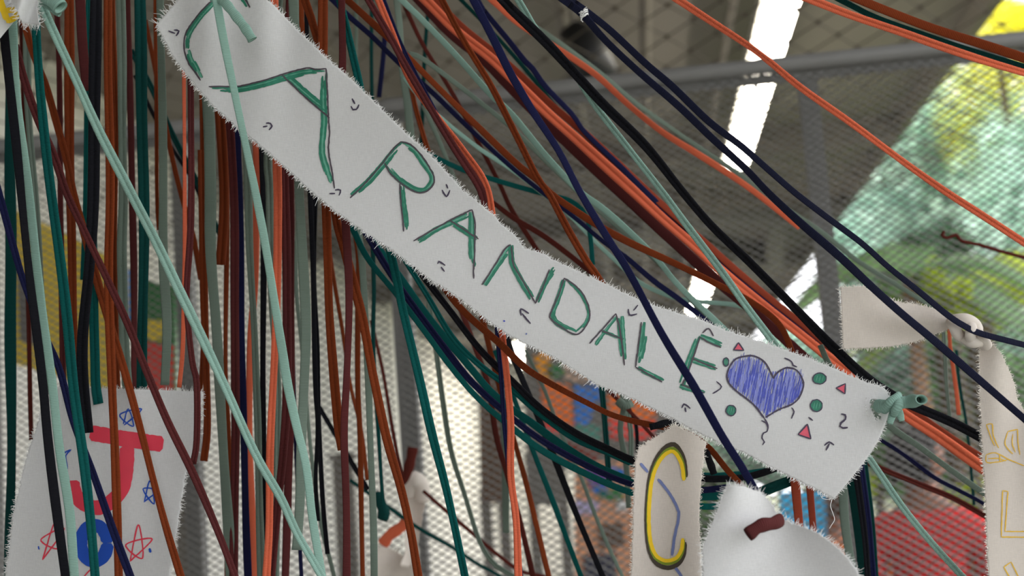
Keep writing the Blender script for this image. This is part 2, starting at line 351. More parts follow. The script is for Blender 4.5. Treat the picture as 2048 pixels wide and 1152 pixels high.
# ------------------------------------------------------------------ trees outside the open side
def leafm(n, c): return plain('leaf_'+n, srgb(*c), .5, 3, .3, trans=.45)
L_PALE, L_GRN, L_DK, L_YEL, L_LIME = leafm('pale', (184, 214, 200)), leafm('green', (112, 150, 96)), leafm('dark', (62, 98, 66)), leafm('yellow', (236, 222, 20)), leafm('lime', (178, 196, 40))
M_BARK = plain('bark', srgb(150, 114, 88), .9, 20, .3, bump=.5); M_BARKD = plain('dark_bark', srgb(96, 80, 66), .9, 20, .3, bump=.5)
def leaves(c, rx, ry, rz, n, s, mat, par, name='crown'):
    dirs = rng.normal(size=(n, 3)); dirs /= np.linalg.norm(dirs, axis=1)[:, None]; rad = rng.random(n)**.45
    # clumps give the crown gaps
    k = max(6, n//60); cc = rng.normal(size=(k, 3)); cc /= np.linalg.norm(cc, axis=1)[:, None]; cc *= (rng.random(k)**.4)[:, None]
    idx = rng.integers(0, k, n); pos = cc[idx]*.85 + dirs*rad[:, None]*.3
    pos = pos*np.array([rx, ry, rz]) + np.array(c)
    a = rng.normal(size=(n, 3)); a /= np.linalg.norm(a, axis=1)[:, None]; b = np.cross(a, rng.normal(size=(n, 3))); b /= np.linalg.norm(b, axis=1)[:, None]
    sz = s*(.6+.8*rng.random(n))[:, None]
    V = np.stack([pos-a*sz, pos+b*sz*.45, pos+a*sz, pos-b*sz*.45], 1).reshape(-1, 3); Fc = np.arange(4*n).reshape(-1, 4)
    o = mesh_obj(name, V.tolist(), Fc.tolist(), mat); child(o, par); return o
def tree(px, py, d, rpx, n, mat, label, bark=M_BARKD, ratio=1.0, leaf=.07, trunk_r=.07, name='leafy_tree'):
    c = P(px, py, d); r = rpx/FPX*d; rt = empty(name, (c.x, c.y, -.15)); tag(rt, label, 'tree', 'trees outside the hall')
    leaves(c, r, r, r*ratio, n, leaf, mat, rt)
    m = MB(); m.tube([(c.x+.1, c.y, -.15), (c.x+.04, c.y, c.z*.5), (c.x, c.y, c.z+r*.2)], [trunk_r*1.3, trunk_r, trunk_r*.5], 10); child(m.build('trunk', bark, smooth=True), rt)
tree(1880, 300, 15, 230, 4000, L_PALE, 'pale green leafy tree filling the opening beside the ceiling edge', leaf=.10)
tree(2100, 380, 12, 210, 3000, L_PALE, 'pale loose tree at the right edge behind the upper coral ribbon', leaf=.08)
tree(1760, 480, 17, 150, 2600, L_PALE, 'far pale tree above the knotted cream cloth', leaf=.10)
tree(1860, 560, 11, 110, 2400, L_DK, 'dark green tree crown above the cloth knot', leaf=.07)
tree(1900, 590, 8.5, 72, 700, L_LIME, 'lime green bush branch just above the cloth knot', leaf=.06, trunk_r=.02)
tree(1790, 760, 13, 150, 3200, L_PALE, 'pale shrubby tree below the knotted cloth flap', leaf=.08)
tree(1960, 820, 12, 150, 2600, L_GRN, 'green tree between the cream cloth tail and the tied mint knot', leaf=.08)
tree(1930, 1040, 9, 110, 1900, L_LIME, 'yellow green bush beside the person in red', leaf=.06, trunk_r=.03)
tree(1660, 930, 10, 90, 1200, L_LIME, 'small yellow green bush behind the lower corner of the banner', leaf=.06, trunk_r=.03)
tree(1740, 880, 16, 120, 2600, L_GRN, 'mid green bushy tree behind the person in red', leaf=.09)
tree(2010, 640, 15, 130, 2600, L_PALE, 'pale tree behind the knot of the cream cloth', leaf=.1)
tree(1880, 900, 20, 170, 3400, L_GRN, 'distant green tree low behind the two people', leaf=.13)
tree(1490, 930, 16, 80, 1500, L_PALE, 'pale bush behind the plain white cloth', leaf=.09)
tree(1420, 1010, 14, 90, 1500, L_GRN, 'green bush beyond the hall between the C cloth and the plain cloth', leaf=.08)
tree(1600, 760, 24, 110, 1700, L_PALE, 'most distant pale tree behind the heart end of the banner', leaf=.14)
tree(1740, 300, 22, 190, 2600, L_GRN, 'far green tree behind the top rail of the fence', leaf=.14)
# palms: a crown of feather fronds on a ringed trunk
def palm(px, py, d, L, nf, mat, label, bark, a_lo=0, a_hi=2*math.pi, tr=.1, droop=.9):
    c = P(px, py, d); rt = empty('palm_tree', (c.x, c.y, -.15)); tag(rt, label, 'palm tree')
    m = MB(); zz = c.z+.15; k = 24
    m.tube([(c.x, c.y, -.15+zz*i/k) for i in range(k+1)], [tr*(1.12 if i % 2 else .95) for i in range(k+1)], 12); child(m.build('trunk', bark, smooth=True), rt)
    for f in range(nf):
        az = a_lo+(a_hi-a_lo)*(f+.5*random.random())/nf; el = random.uniform(.1, 1.1); V = []; Fc = []
        dr = Vector((math.cos(az), .6*math.sin(az), 0)).normalized(); pts = []
        for i in range(15):
            t = i/14; pts.append(c + dr*(L*t*math.cos(el*.6)) + Vector((0, 0, L*(math.sin(el)*t-droop*t*t))))
        mm = MB(); mm.tube(pts, [.014*(1-i/16) for i in range(15)], 5); n0 = 0
        for i in range(1, 14):
            tg = (pts[i+1]-pts[i-1]).normalized(); sd = tg.cross(Vector((0, 0, 1))).normalized()
            for s in (-1, 1):
                for h in (0, .5):
                    b = pts[i].lerp(pts[i+1], h); ll = L*.32*math.sin(math.pi*(i+h+1)/16)+.04
                    tip = b + sd*(s*ll) + tg*(ll*.45) + Vector((0, 0, -ll*.35)); n = len(mm.v)
                    mm.v += [b-tg*.022, b+tg*.022, b.lerp(tip, .6)+tg*.016, tip, b.lerp(tip, .6)-tg*.016]; mm.f.append((n, n+1, n+2, n+3, n+4)); mm.m.append(0)
        child(mm.build('frond', mat), rt)
palm(1990, 50, 13, 1.3, 20, L_YEL, 'yellow palm tree whose fronds hang beside the ceiling edge', M_BARKD, droop=1.0, tr=.03)
palm(1945, 560, 10, 1.0, 10, L_LIME, 'lime green palm tree behind the knot of the cream cloth', M_BARKD, droop=.9)
palm(1818, 560, 9.0, .9, 9, L_GRN, 'green palm tree with a reddish brown trunk below the knotted cloth flap', M_BARK, tr=.05)

# ------------------------------------------------------------------ people beyond the fence
M_SKIN = plain('brown_skin', srgb(136, 86, 62), .55, 30, .08); M_SHIRT = plain('red_cotton_shirt', srgb(206, 36, 34), .85, 14, .15, bump=.2)
M_TR = plain('dark_trousers', srgb(40, 42, 52), .85, 14, .15); M_HAIR = plain('dark_hair', srgb(34, 28, 26), .55, 60, .3, bump=.8)
M_HAIRB = plain('brown_hair', srgb(84, 50, 28), .6, 60, .4, bump=.8); M_ORS = plain('orange_brown_shirt', srgb(176, 96, 40), .85, 14, .2, bump=.2)
M_SHOE = plain('dark_shoe', srgb(30, 30, 32), .6)
def skinned(name, verts, edges, rad, mat, par, root=0, sub=2):
    me = bpy.data.meshes.new(name); me.from_pydata(verts, edges, []); o = bpy.data.objects.new(name, me); COL.objects.link(o); me.materials.append(mat)
    sk = o.modifiers.new('s', 'SKIN'); sk.use_smooth_shade = True
    lay = me.skin_vertices[0] if me.skin_vertices else None
    if lay is None:
        bm = bmesh.new(); bm.from_mesh(me); bm.verts.layers.skin.verify(); bm.to_mesh(me); bm.free(); lay = me.skin_vertices[0]
    for i, r in enumerate(rad):
        lay.data[i].radius = r if isinstance(r, tuple) else (r, r); lay.data[i].use_root = (i == root)
    ss = o.modifiers.new('ss', 'SUBSURF'); ss.levels = ss.render_levels = sub
    dg = bpy.context.evaluated_depsgraph_get(); ev = o.evaluated_get(dg); nm = bpy.data.meshes.new_from_object(ev)
    o.modifiers.clear(); o.data = nm; nm.polygons.foreach_set('use_smooth', [True]*len(nm.polygons))
    o.parent = par; return o
def blob(name, c, r, mat, par, fn=None, seg=20):
    V = []; Fc = []
    for i in range(seg+1):
        th = math.pi*i/seg
        for j in range(seg*2):
            ph = math.pi*j/seg; v = Vector((math.sin(th)*math.cos(ph), math.sin(th)*math.sin(ph), math.cos(th)))
            if fn: v = fn(v)
            V.append(Vector(c)+Vector((v.x*r[0], v.y*r[1], v.z*r[2])))
    n = seg*2
    for i in range(seg):
        for j in range(n): Fc.append((i*n+j, (i+1)*n+j, (i+1)*n+(j+1) % n, i*n+(j+1) % n))
    return mesh_obj(name, V, Fc, mat, par, True)
def person(px, py, d, h, face, head_yaw, label, shirt, hair, lean=.0):
    """px,py,d: head centre; stands on the floor; faces 'face' (rotation about z; 0 looks towards +y, away from us)"""
    c = P(px, py, d); hc = c.z; s = hc/1.62; rt = empty('person', (c.x, c.y, 0)); rt.rotation_euler = (0, 0, face); tag(rt, label, 'person')
    g = lambda x, y, z: (x*s, y*s, z*s)
    J = [g(0, 0, .95), g(0, -.01, 1.12), g(0, 0, 1.30), g(0, -.01, 1.42), g(0, 0, 1.50), g(0, .01, 1.57)]; E = [(0, 1), (1, 2), (2, 3), (3, 4), (4, 5)]; RR = [(.15*s, .11*s), (.13*s, .10*s), (.15*s, .11*s), (.09*s, .08*s), .055*s, .06*s]
    for sd in (-1, 1):
        n = len(J); J += [g(sd*.17, -.01, 1.38), g(sd*.23, -.02, 1.12), g(sd*.22, .1, .90), g(sd*.22, .13, .82)]; E += [(3, n), (n, n+1), (n+1, n+2), (n+2, n+3)]; RR += [.062*s, .043*s, .03*s, (.024*s, .036*s)]
        for k, (fx, fl) in enumerate(((-.026, .075), (-.009, .085), (.009, .08), (.026, .062))):
            q = len(J); J += [g(sd*.22+fx*.4, .15+fx*0, .77+.004*k), g(sd*.215+fx*.2, .15, .77-fl*.6)]; E += [(n+3, q), (q, q+1)]; RR += [.0095*s, .0075*s]
        q = len(J); J += [g(sd*.19, .15, .81), g(sd*.185, .17, .77)]; E += [(n+3, q), (q, q+1)]; RR += [.011*s, .009*s]
        n = len(J); J += [g(sd*.09, 0, .88), g(sd*.10, .01, .50), g(sd*.10, -.02, .12), g(sd*.105, -.02, .05), g(sd*.11, .12, .035)]; E += [(0, n), (n, n+1), (n+1, n+2), (n+2, n+3), (n+3, n+4)]; RR += [.092*s, .06*s, .042*s, .04*s, (.045*s, .03*s)]
    skinned('body', J, E, RR, M_SKIN, rt)
    T = [g(0, 0, .92), g(0, -.01, 1.12), g(0, 0, 1.30), g(0, -.01, 1.41), g(0, -.005, 1.455)]; E = [(0, 1), (1, 2), (2, 3), (3, 4)]; RR = [(.175*s, .135*s), (.155*s, .125*s), (.175*s, .13*s), (.11*s, .095*s), (.075*s, .07*s)]
    for sd in (-1, 1):
        n = len(T); T += [g(sd*.175, -.01, 1.385), g(sd*.225, -.02, 1.17)]; E += [(3, n), (n, n+1)]; RR += [.083*s, .068*s]
    skinned('shirt', T, E, RR, shirt, rt)
    T = [g(0, 0, .96)]; E = []; RR = [(.165*s, .12*s)]
    for sd in (-1, 1):
        n = len(T); T += [g(sd*.09, 0, .86), g(sd*.10, .01, .50), g(sd*.10, -.02, .09)]; E += [(0, n), (n, n+1), (n+1, n+2)]; RR += [.11*s, .08*s, .065*s]
    skinned('trousers', T, E, RR, M_TR, rt)
    for sd in (-1, 1):
        o = blob('shoe', g(sd*.11, .05, .04), (.05*s, .14*s, .045*s), M_SHOE, rt, seg=10)
    def hf(v):
        v = v.copy()
        if v.z < 0: v.x *= 1+.28*v.z; v.y *= 1+.1*v.z
        if v.y > 0: v.y *= .94
        dn = (v.x/.14)**2+((v.z+.12)/.22)**2
        if v.y > .3 and dn < 4: v.y += .24*math.exp(-dn)                      # nose
        for ex in (-.38, .38):
            de = ((v.x-ex)/.2)**2+((v.z-.08)/.14)**2
            if v.y > .3: v.y -= .09*math.exp(-de)                              # sockets
        dm = (v.x/.3)**2+((v.z+.52)/.07)**2
        if v.y > .3: v.y += .05*math.exp(-dm)
        return v
    hd = empty('head', g(0, .02, 1.62)); hd.parent = rt; hd.rotation_euler = (-.12, 0, head_yaw); hd.name = 'head'
    z = (0, 0, 0)
    blob('face', z, (.078*s, .098*s, .118*s), M_SKIN, hd, hf, 24)
    def hairf(v):
        w = v.copy(); fr = max(0, v.y)
        k = 1+.05*math.sin(9*v.x+5*v.z)+.04*math.sin(14*v.y+11*v.x+7*v.z)
        w *= k
        if v.y > .25 and v.z < .5: w *= .80                                    # hairline clears the face
        if v.z < -.75: w *= .9
        return w
    blob('hair', (0, -.012*s, .014*s), (.093*s, .108*s, .125*s), hair, hd, hairf, 24)
    for sd in (-1, 1):
        blob('ear', (sd*.083*s, 0, -.005*s), (.012*s, .02*s, .032*s), M_SKIN, hd, seg=8)
        blob('eye', (sd*.03*s, .083*s, .01*s), (.013*s, .01*s, .008*s), M_BLK, hd, seg=8)
    return rt
person(1838, 922, 4.75, 1.7, math.radians(-20), math.radians(-55), 'person with short dark hair in a red shirt standing beyond the fence, seen from behind', M_SHIRT, M_HAIR)
person(1668, 1000, 5.6, 1.6, math.radians(25), math.radians(40), 'person with brown hair in an orange brown shirt behind the lower tip of the banner', M_ORS, M_HAIRB)

# ------------------------------------------------------------------ cloth pieces
def resample(pl, n):
    pl = np.array(pl, float); s = np.r_[0, np.cumsum(np.linalg.norm(np.diff(pl, axis=0), axis=1))]
    t = np.linspace(0, s[-1], n); return np.c_[np.interp(t, s, pl[:, 0]), np.interp(t, s, pl[:, 1])]
def cloth(name, a, b, depth, mat, fray, ns, ntt, label, cat, hole=None, group=None, jag=2.2, fl=(3.5, 9.5), edges='abse'):
    a = resample(a, ns); b = resample(b, ns)
    def rough(q):
        t = np.gradient(q, axis=0); n_ = np.c_[-t[:, 1], t[:, 0]]/(np.linalg.norm(t, axis=1)[:, None]+1e-9)
        return q+n_*(rng.normal(size=(ns, 1))*jag*.35)
    a = rough(a); b = rough(b)
    G = np.array([[a[i]*(1-t)+b[i]*t for t in np.linspace(0, 1, ntt)] for i in range(ns)])
    V = []; uv = []
    for i in range(ns):
        for k in range(ntt):
            x, y = G[i, k]; V.append(P(x, y, depth(x, y))); uv.append((x/1700, y/1700))
    def inside(x, y):
        c = False; n = len(hole)
        for q in range(n):
            (x1, y1), (x2, y2) = hole[q], hole[(q+1) % n]
            if (y1 > y) != (y2 > y) and x < (x2-x1)*(y-y1)/(y2-y1)+x1: c = not c
        return c
    Fc = []
    for i in range(ns-1):
        for k in range(ntt-1):
            if hole is not None:
                cx, cy = (G[i, k]+G[i+1, k+1])/2
                if inside(cx, cy): continue
            Fc.append((i*ntt+k, i*ntt+k+1, (i+1)*ntt+k+1, (i+1)*ntt+k))
    rt = mesh_obj(name, V, Fc, mat, None, True, uvs=uv); tag(rt, label, cat, group)
    so = rt.modifiers.new('t', 'SOLIDIFY'); so.thickness = .0007; so.offset = 0
    # frayed threads
    fv = []; ff = []
    cen = G.reshape(-1, 2).mean(0)
    E = []
    if 'a' in edges: E.append((G[:, 0], G[:, 1]))
    if 'b' in edges: E.append((G[:, -1], G[:, -2]))
    if 's' in edges: E.append((G[0], G[1]))
    if 'e' in edges: E.append((G[-1], G[-2]))
    if hole is not None:
        h = resample(hole+[hole[0]], 40); E.append((h, h+(h-h.mean(0))*.2))
    for o_, i_ in E:
        tiny = hole is not None and len(o_) == 40; long_ = hole is not None and o_ is E[2][0]
        for q in range(len(o_)-1):
            seg = o_[q+1]-o_[q]; ln = np.linalg.norm(seg); out = (o_[q]-i_[q]); L = np.linalg.norm(out)
            if L < 1e-6 or ln < 1e-6: continue
            nn = np.array([seg[1], -seg[0]])/ln
            if nn@out < 0: nn = -nn
            for _ in range(max(1, int(ln*.75))):
                p = o_[q]+seg*random.random()-nn*1.5; ang = random.gauss(0, .38); cs, sn = math.cos(ang), math.sin(ang)
                d1 = np.array([nn[0]*cs-nn[1]*sn, nn[0]*sn+nn[1]*cs]); l = random.uniform(*fl)*(1.6 if random.random() < .05 else 1)*(.45 if tiny else 2.1 if long_ else 1)
                d2 = d1+np.array([random.gauss(0, .35), random.gauss(0, .35)]); m1 = p+d1*l*.5; m2 = m1+d2*l*.5; w = random.uniform(.35, .62)
                s_ = np.array([-d1[1], d1[0]])*w; dz = random.uniform(-.0012, .0012); n = len(fv)
                for pt, ww, dd in ((p, 1, 0), (m1, .9, .5), (m2, .5, 1)):
                    for sg in (-1, 1):
                        x, y = pt+s_*sg*ww; fv.append(P(x, y, depth(*p)-.0003+dz*dd*2))
                ff += [(n, n+1, n+3, n+2), (n+2, n+3, n+5, n+4)]
    fo = mesh_obj('frayed_edge', fv, ff, fray, rt); fo['kind'] = 'stuff'
    return rt
def stroke_geo(mb, pts, w, depth, off, mi=0, jit=0.0, smooth=True, taper=True):
    pl = catmull(pts, 5) if smooth and len(pts) > 2 else np.array(catmull(pts, 5))
    if jit: pl = pl+rng.normal(size=pl.shape)*jit
    n0 = len(mb.v); n = len(pl)
    for i in range(n):
        t = pl[min(i+1, n-1)]-pl[max(i-1, 0)]; L = np.linalg.norm(t) or 1; s_ = np.array([-t[1], t[0]])/L
        ww = w/2*(random.uniform(.82, 1.12) if w < 6 else random.uniform(.96, 1.04)); ww *= (.6 if taper and i in (0, n-1) else 1)
        for sg in (-1, 1):
            x, y = pl[i]+s_*ww*sg; mb.v.append(P(x, y, depth(x, y)-off))
    for i in range(n-1): mb.f.append((n0+2*i, n0+2*i+1, n0+2*i+3, n0+2*i+2)); mb.m.append(mi)
def poly_geo(mb, pts, depth, off, mi=0):
    n = len(mb.v); cx = sum(p[0] for p in pts)/len(pts); cy = sum(p[1] for p in pts)/len(pts)
    mb.v.append(P(cx, cy, depth(cx, cy)-off)); mb.v += [P(x, y, depth(x, y)-off) for x, y in pts]; k = len(pts)
    for i in range(k): mb.f.append((n, n+1+i, n+1+(i+1) % k)); mb.m.append(mi)
def scribble(mb, pts, w, depth, mi, mi2, off=.0010, n=4, lo=4.0):
    n += 1
    """marker filled by several overlapping passes"""
    pl = catmull(pts, 8); L = len(pl)
    for k in range(n):
        i0 = int(random.uniform(0, .18)*L) if k else 0; i1 = L-int(random.uniform(0, .2)*L) if k else L
        if i1-i0 < 3: i0, i1 = 0, L
        seg = pl[i0:i1].copy(); t = np.gradient(seg, axis=0); nn = np.c_[-t[:, 1], t[:, 0]]; nn /= (np.linalg.norm(nn, axis=1)[:, None]+1e-9)
        o = (k/(max(1, n-1))-.5)*w + random.gauss(0, .6); seg = seg+nn*o+np.linspace(0, 1, len(seg))[:, None]*rng.normal(size=2)*1.6
        stroke_geo(mb, list(seg[::2]) if len(seg) > 5 else list(seg), random.uniform(.75, 1.15)*lo*(1.25 if k == 0 else 1), depth, off+k*.00004, mi if k % 3 != 2 else mi2, .25)
# --- the lettered banner
UP = [(438, -98), (490, -46), (535, 0), (545, 8), (595, 60), (655, 117), (712, 167), (752, 207), (805, 260), (862, 310), (929, 383), (990, 432), (1004, 450), (1030, 471), (1048, 497), (1082, 505), (1108, 520), (1147, 538), (1199, 562), (1275, 598), (1307, 611), (1407, 641), (1441, 657), (1524, 684), (1603, 711), (1669, 737), (1723, 761), (1767, 774), (1778, 792)]
LO = [(313, 50), (343, 110), (370, 147), (420, 207), (467, 250), (510, 283), (572, 337), (622, 383), (655, 411), (699, 444), (779, 497), (829, 534), (862, 561), (900, 583), (952, 622), (988, 650), (1024, 674), (1057, 691), (1107, 714), (1171, 754), (1190, 768), (1257, 795), (1307, 818), (1357, 845), (1447, 891), (1487, 905), (1528, 927), (1589, 958), (1639, 983), (1667, 998)]
def dB(x, y):
    s = ((x-313)*.82+(y-50)*.57); c = (-(x-313)*.57+(y-50)*.82)
    g = math.exp(-((x-440)**2+(y-20)**2)/2/130**2)
    return 1.705-.03*s/1650 + .0045*math.sin(s/170+.8) + .0022*math.sin(s/61+c/90) + g*.006*math.sin((x-440)/19) - .006*math.exp(-((x-1767)**2+(y-830)**2)/2/60**2) + .004*math.sin(s/300+c/60)
# the right end bulges: extend both borders with the end curve
HOLE = [(1733, 794), (1746, 802), (1760, 811), (1756, 818), (1748, 821), (1743, 832), (1739, 836), (1734, 824), (1732, 808)]
def bulge(a, b):
    return a, b
ban = cloth('lettered_banner', LO, UP, dB, M_COT, M_FRAY, 420, 56, 'long white cotton banner hand lettered CARANDALÊ in green with a blue heart', 'banner', hole=HOLE)
# rounded end: shift the last columns outward
me = ban.data; nsx, nty = 420, 56
for i in range(380, 420):
    k = (i-380)/39
    for j in range(nty):
        t = j/(nty-1); e = 30*k*k*math.sin(math.pi*t)**.8*(.35+.65*t)
        me.vertices[i*nty+j].co += (R*e + U*(-e*.35))/FPX*1.69
fr = [o for o in ban.children if o.name.startswith('frayed')][0]
def endfix():
    # threads of the end edge follow the rounded outline
    base0 = np.array(LO[-1]); base1 = np.array(UP[-1]); V = fr.data.vertices; o = 0
    for v in V:
        r = v.co-CAM; d = r.dot(F); x = r.dot(R)/d*FPX+W/2; y = H/2-r.dot(U)/d*FPX
        ab = base1-base0; t = ((np.array([x, y])-base0)@ab)/(ab@ab); perp = abs((np.array([x, y])-base0)@np.array([ab[1], -ab[0]]))/np.linalg.norm(ab)
        if 0 < t < 1 and perp < 22 and not (x < 1765 and y < 840 and x > 1725 and 790 < y):
            e = 30*math.sin(math.pi*t)**.8*(.35+.65*t); v.co += (R*e+U*(-e*.35))/FPX*1.69
endfix()
def dz(x, y): return dB(x, y)
def letter(name_label, dark, green, crossing=None, gw=8.0, n=4):
    mb = MB()
    for g in green: scribble(mb, g, gw, dz, 0, 1, .0010, n)
    for d_ in dark: stroke_geo(mb, d_, 3.2, dz, .0014, 2, .2)
    o = mb.build('letter', [I_GRN, I_LGRN, I_DRK], ban); o['label'] = name_label; return o
letter('green letter C cut by the top of the picture', [[(500, 15), (488, -4), (466, -20), (440, -12), (425, 0), (400, 25), (385, 45), (372, 65), (368, 85), (370, 107), (378, 128), (392, 147), (401, 161)]],
       [[(496, 12), (484, -6), (466, -14), (442, -8), (428, 4), (404, 28), (389, 48), (377, 68), (373, 88), (376, 106)], [(376, 100), (382, 122), (392, 140), (400, 156)], [(386, 124), (396, 142)]], gw=6)
letter('green letter A beside the C', [[(417, 173), (450, 173), (480, 172), (530, 160), (570, 147), (613, 136), (632, 139), (652, 137)], [(652, 137), (655, 187), (657, 233), (659, 267), (657, 300), (664, 343), (669, 377)], [(564, 150), (609, 193), (659, 236)]],
       [[(424, 180), (480, 178), (530, 167), (572, 154), (613, 144), (648, 143)], [(648, 144), (646, 200), (648, 240), (644, 300), (652, 333), (664, 370)], [(573, 153), (612, 188), (652, 222)]])
letter('green letter R', [[(700, 396), (730, 367), (767, 324), (787, 297), (802, 283)], [(802, 283), (821, 289), (840, 307), (858, 333), (868, 354), (866, 370), (850, 384), (829, 383), (803, 367), (780, 346), (769, 326)], [(800, 367), (802, 406), (806, 443), (807, 463)]],
       [[(704, 392), (738, 362), (770, 324), (792, 298), (804, 288)], [(804, 287), (826, 298), (848, 328), (864, 352), (862, 366), (848, 380), (829, 378), (806, 364), (786, 345), (773, 326)], [(803, 372), (806, 410), (810, 445), (809, 460)]], gw=7)
letter('green letter A after the R', [[(827, 482), (860, 463), (899, 441), (944, 419)], [(944, 419), (950, 445), (950, 471), (949, 510), (947, 545), (948, 558)], [(899, 440), (957, 478)]],
       [[(838, 484), (868, 462), (905, 444), (942, 426)], [(942, 424), (942, 470), (943, 510), (946, 542)], [(902, 443), (954, 477)]], gw=7)
letter('green letter N', [[(964, 570), (986, 536), (1009, 499), (1021, 489)], [(1023, 492), (1024, 507), (1028, 531), (1046, 562), (1071, 607)], [(1071, 607), (1085, 575), (1099, 539)]],
       [[(969, 570), (990, 538), (1012, 507), (1022, 492)], [(1022, 490), (1024, 524), (1042, 562), (1068, 604)], [(1074, 604), (1090, 566), (1110, 537)]], gw=6)
letter('green letter D', [[(1128, 557), (1119, 585), (1101, 627), (1102, 638), (1121, 653), (1153, 669), (1173, 650), (1180, 630), (1173, 601), (1155, 575), (1128, 556)]],
       [[(1128, 560), (1118, 592), (1106, 625), (1106, 636), (1124, 651), (1152, 665)], [(1152, 665), (1170, 648), (1177, 628), (1170, 603), (1152, 577), (1128, 553)]], gw=5)
letter('green letter A after the D', [[(1179, 687), (1205, 658), (1232, 627)], [(1232, 627), (1241, 666), (1249, 731)], [(1203, 661), (1246, 679)]],
       [[(1192, 690), (1212, 662), (1233, 635)], [(1236, 636), (1240, 680), (1244, 720)], [(1244, 632), (1246, 670), (1249, 722)], [(1205, 662), (1248, 680)]], gw=3, n=3)
letter('green letter L', [[(1283, 644), (1277, 691), (1271, 734)], [(1271, 734), (1300, 750), (1324, 764)]], [[(1287, 644), (1282, 690), (1276, 732)], [(1291, 672), (1282, 716)], [(1275, 737), (1324, 761)]], gw=5, n=3)
letter('green letter E with a circumflex', [[(1400, 674), (1378, 740), (1365, 769)], [(1400, 674), (1420, 686), (1442, 695)], [(1383, 716), (1410, 728), (1435, 737)], [(1363, 769), (1385, 778), (1409, 786)], [(1405, 666), (1417, 657), (1427, 672)]],
       [[(1397, 671), (1376, 728), (1362, 775)], [(1401, 672), (1444, 693)], [(1380, 718), (1432, 736)], [(1360, 772), (1408, 787)]], gw=6, n=3)
def mark(nm, strokes, w=3.5, mat=I_PUR, label=None):
    mb = MB()
    for s_ in strokes: stroke_geo(mb, s_, w, dz, .0013, 0, .15)
    o = mb.build(nm, mat, ban)
    if label: o['label'] = label
for s_ in ([[(337, 62), (350, 67)], [(348, 60), (358, 62), (352, 72)]], [[(526, 254), (535, 252)], [(532, 246), (541, 247), (544, 252), (538, 260)]], [[(704, 197), (710, 208)], [(702, 212), (706, 219), (713, 219), (718, 209)]],
           [[(659, 387), (670, 387)], [(670, 380), (681, 380), (678, 391)]], [[(892, 368), (896, 377)], [(884, 380), (893, 393), (900, 380)]], [[(882, 534), (889, 543)], [(875, 528), (878, 523), (890, 531)]],
           [[(1044, 627), (1053, 638), (1061, 647)], [(1042, 631), (1042, 618), (1058, 627)]], [[(1276, 610), (1267, 621)], [(1257, 618), (1259, 630), (1274, 628)]], [[(1370, 815), (1372, 824)], [(1364, 816), (1368, 808), (1381, 817)]], [[(1649, 891), (1658, 884), (1668, 890)], [(1659, 887), (1652, 901)]]):
    mark('arrow_mark', s_)
mark('squiggle_mark', [[(1433, 763), (1443, 773), (1436, 781), (1425, 787)]], 2.6); mark('squiggle_mark', [[(1583, 815), (1588, 823), (1583, 837)]], 3); mark('squiggle_mark', [[(1569, 716), (1583, 723), (1586, 730), (1594, 734)]], 3)
mark('squiggle_mark', [[(1617, 834), (1626, 841)]], 3); mark('squiggle_mark', [[(1682, 828), (1690, 830), (1691, 838), (1682, 846), (1680, 853), (1686, 856), (1696, 855)]], 4)
HEART = [(1529, 837), (1506, 808), (1467, 777), (1455, 759), (1456, 741), (1469, 720), (1487, 713), (1508, 712), (1529, 724), (1542, 746), (1547, 757), (1554, 746), (1571, 736), (1589, 738), (1600, 748), (1607, 765), (1605, 780), (1597, 797), (1583, 809), (1556, 820)]
mb = MB(); hl = HEART+[HEART[0]]
def hin(x, y, poly=HEART):
    c = False; n = len(poly)
    for q in range(n):
        (x1, y1), (x2, y2) = poly[q], poly[(q+1) % n]
        if (y1 > y) != (y2 > y) and x < (x2-x1)*(y-y1)/(y2-y1)+x1: c = not c
    return c
for x0 in np.arange(1450, 1616, 2.1):
    run = []
    for y in range(700, 840, 3):
        xx = x0-(y-770)*.20
        if hin(xx, y): run.append((xx, y))
    if len(run) > 3:
        for rep in range(2):
            i0 = random.randint(0, 2) if rep == 0 else random.randint(0, len(run)//2); i1 = len(run)-random.randint(0, 2) if rep == 0 else min(len(run), i0+random.randint(5, 24))
            if i1-i0 < 3: continue
            (xa, ya), (xb, yb) = run[i0], run[i1-1]; e = random.uniform(0, 13) if random.random() < .5 else 0
            stroke_geo(mb, [(xa+e*.2+random.gauss(0, .8), ya-e), ((xa+xb)/2+random.gauss(0, .8), (ya+yb)/2), (xb, yb+random.uniform(-3, 5))], random.uniform(1.5, 2.9) if rep else random.uniform(1.2, 2.2), dz, .0009+.0001*rep+random.random()*.0001, rep if random.random() < .8 else 1-rep, .2)
o = mb.build('heart_hatching', [I_LBL, I_BLU], ban); o['label'] = 'blue pen hatching of the heart'
mb = MB(); stroke_geo(mb, [(1529, 837)]+HEART[1:11], 3.5, dz, .0014, 0, .1); stroke_geo(mb, HEART[10:]+[(1531, 835)], 3.4, dz, .0014, 0, .1)
stroke_geo(mb, [(1529, 837), (1536, 850), (1534, 863), (1527, 866), (1524, 876), (1529, 884), (1525, 890)], 2.8, dz, .0014, 0); stroke_geo(mb, [(1523, 841), (1532, 846), (1536, 856)], 2.6, dz, .0014, 0)
o = mb.build('heart_outline', I_PUR, ban); o['label'] = 'dark outline and string of the heart balloon'
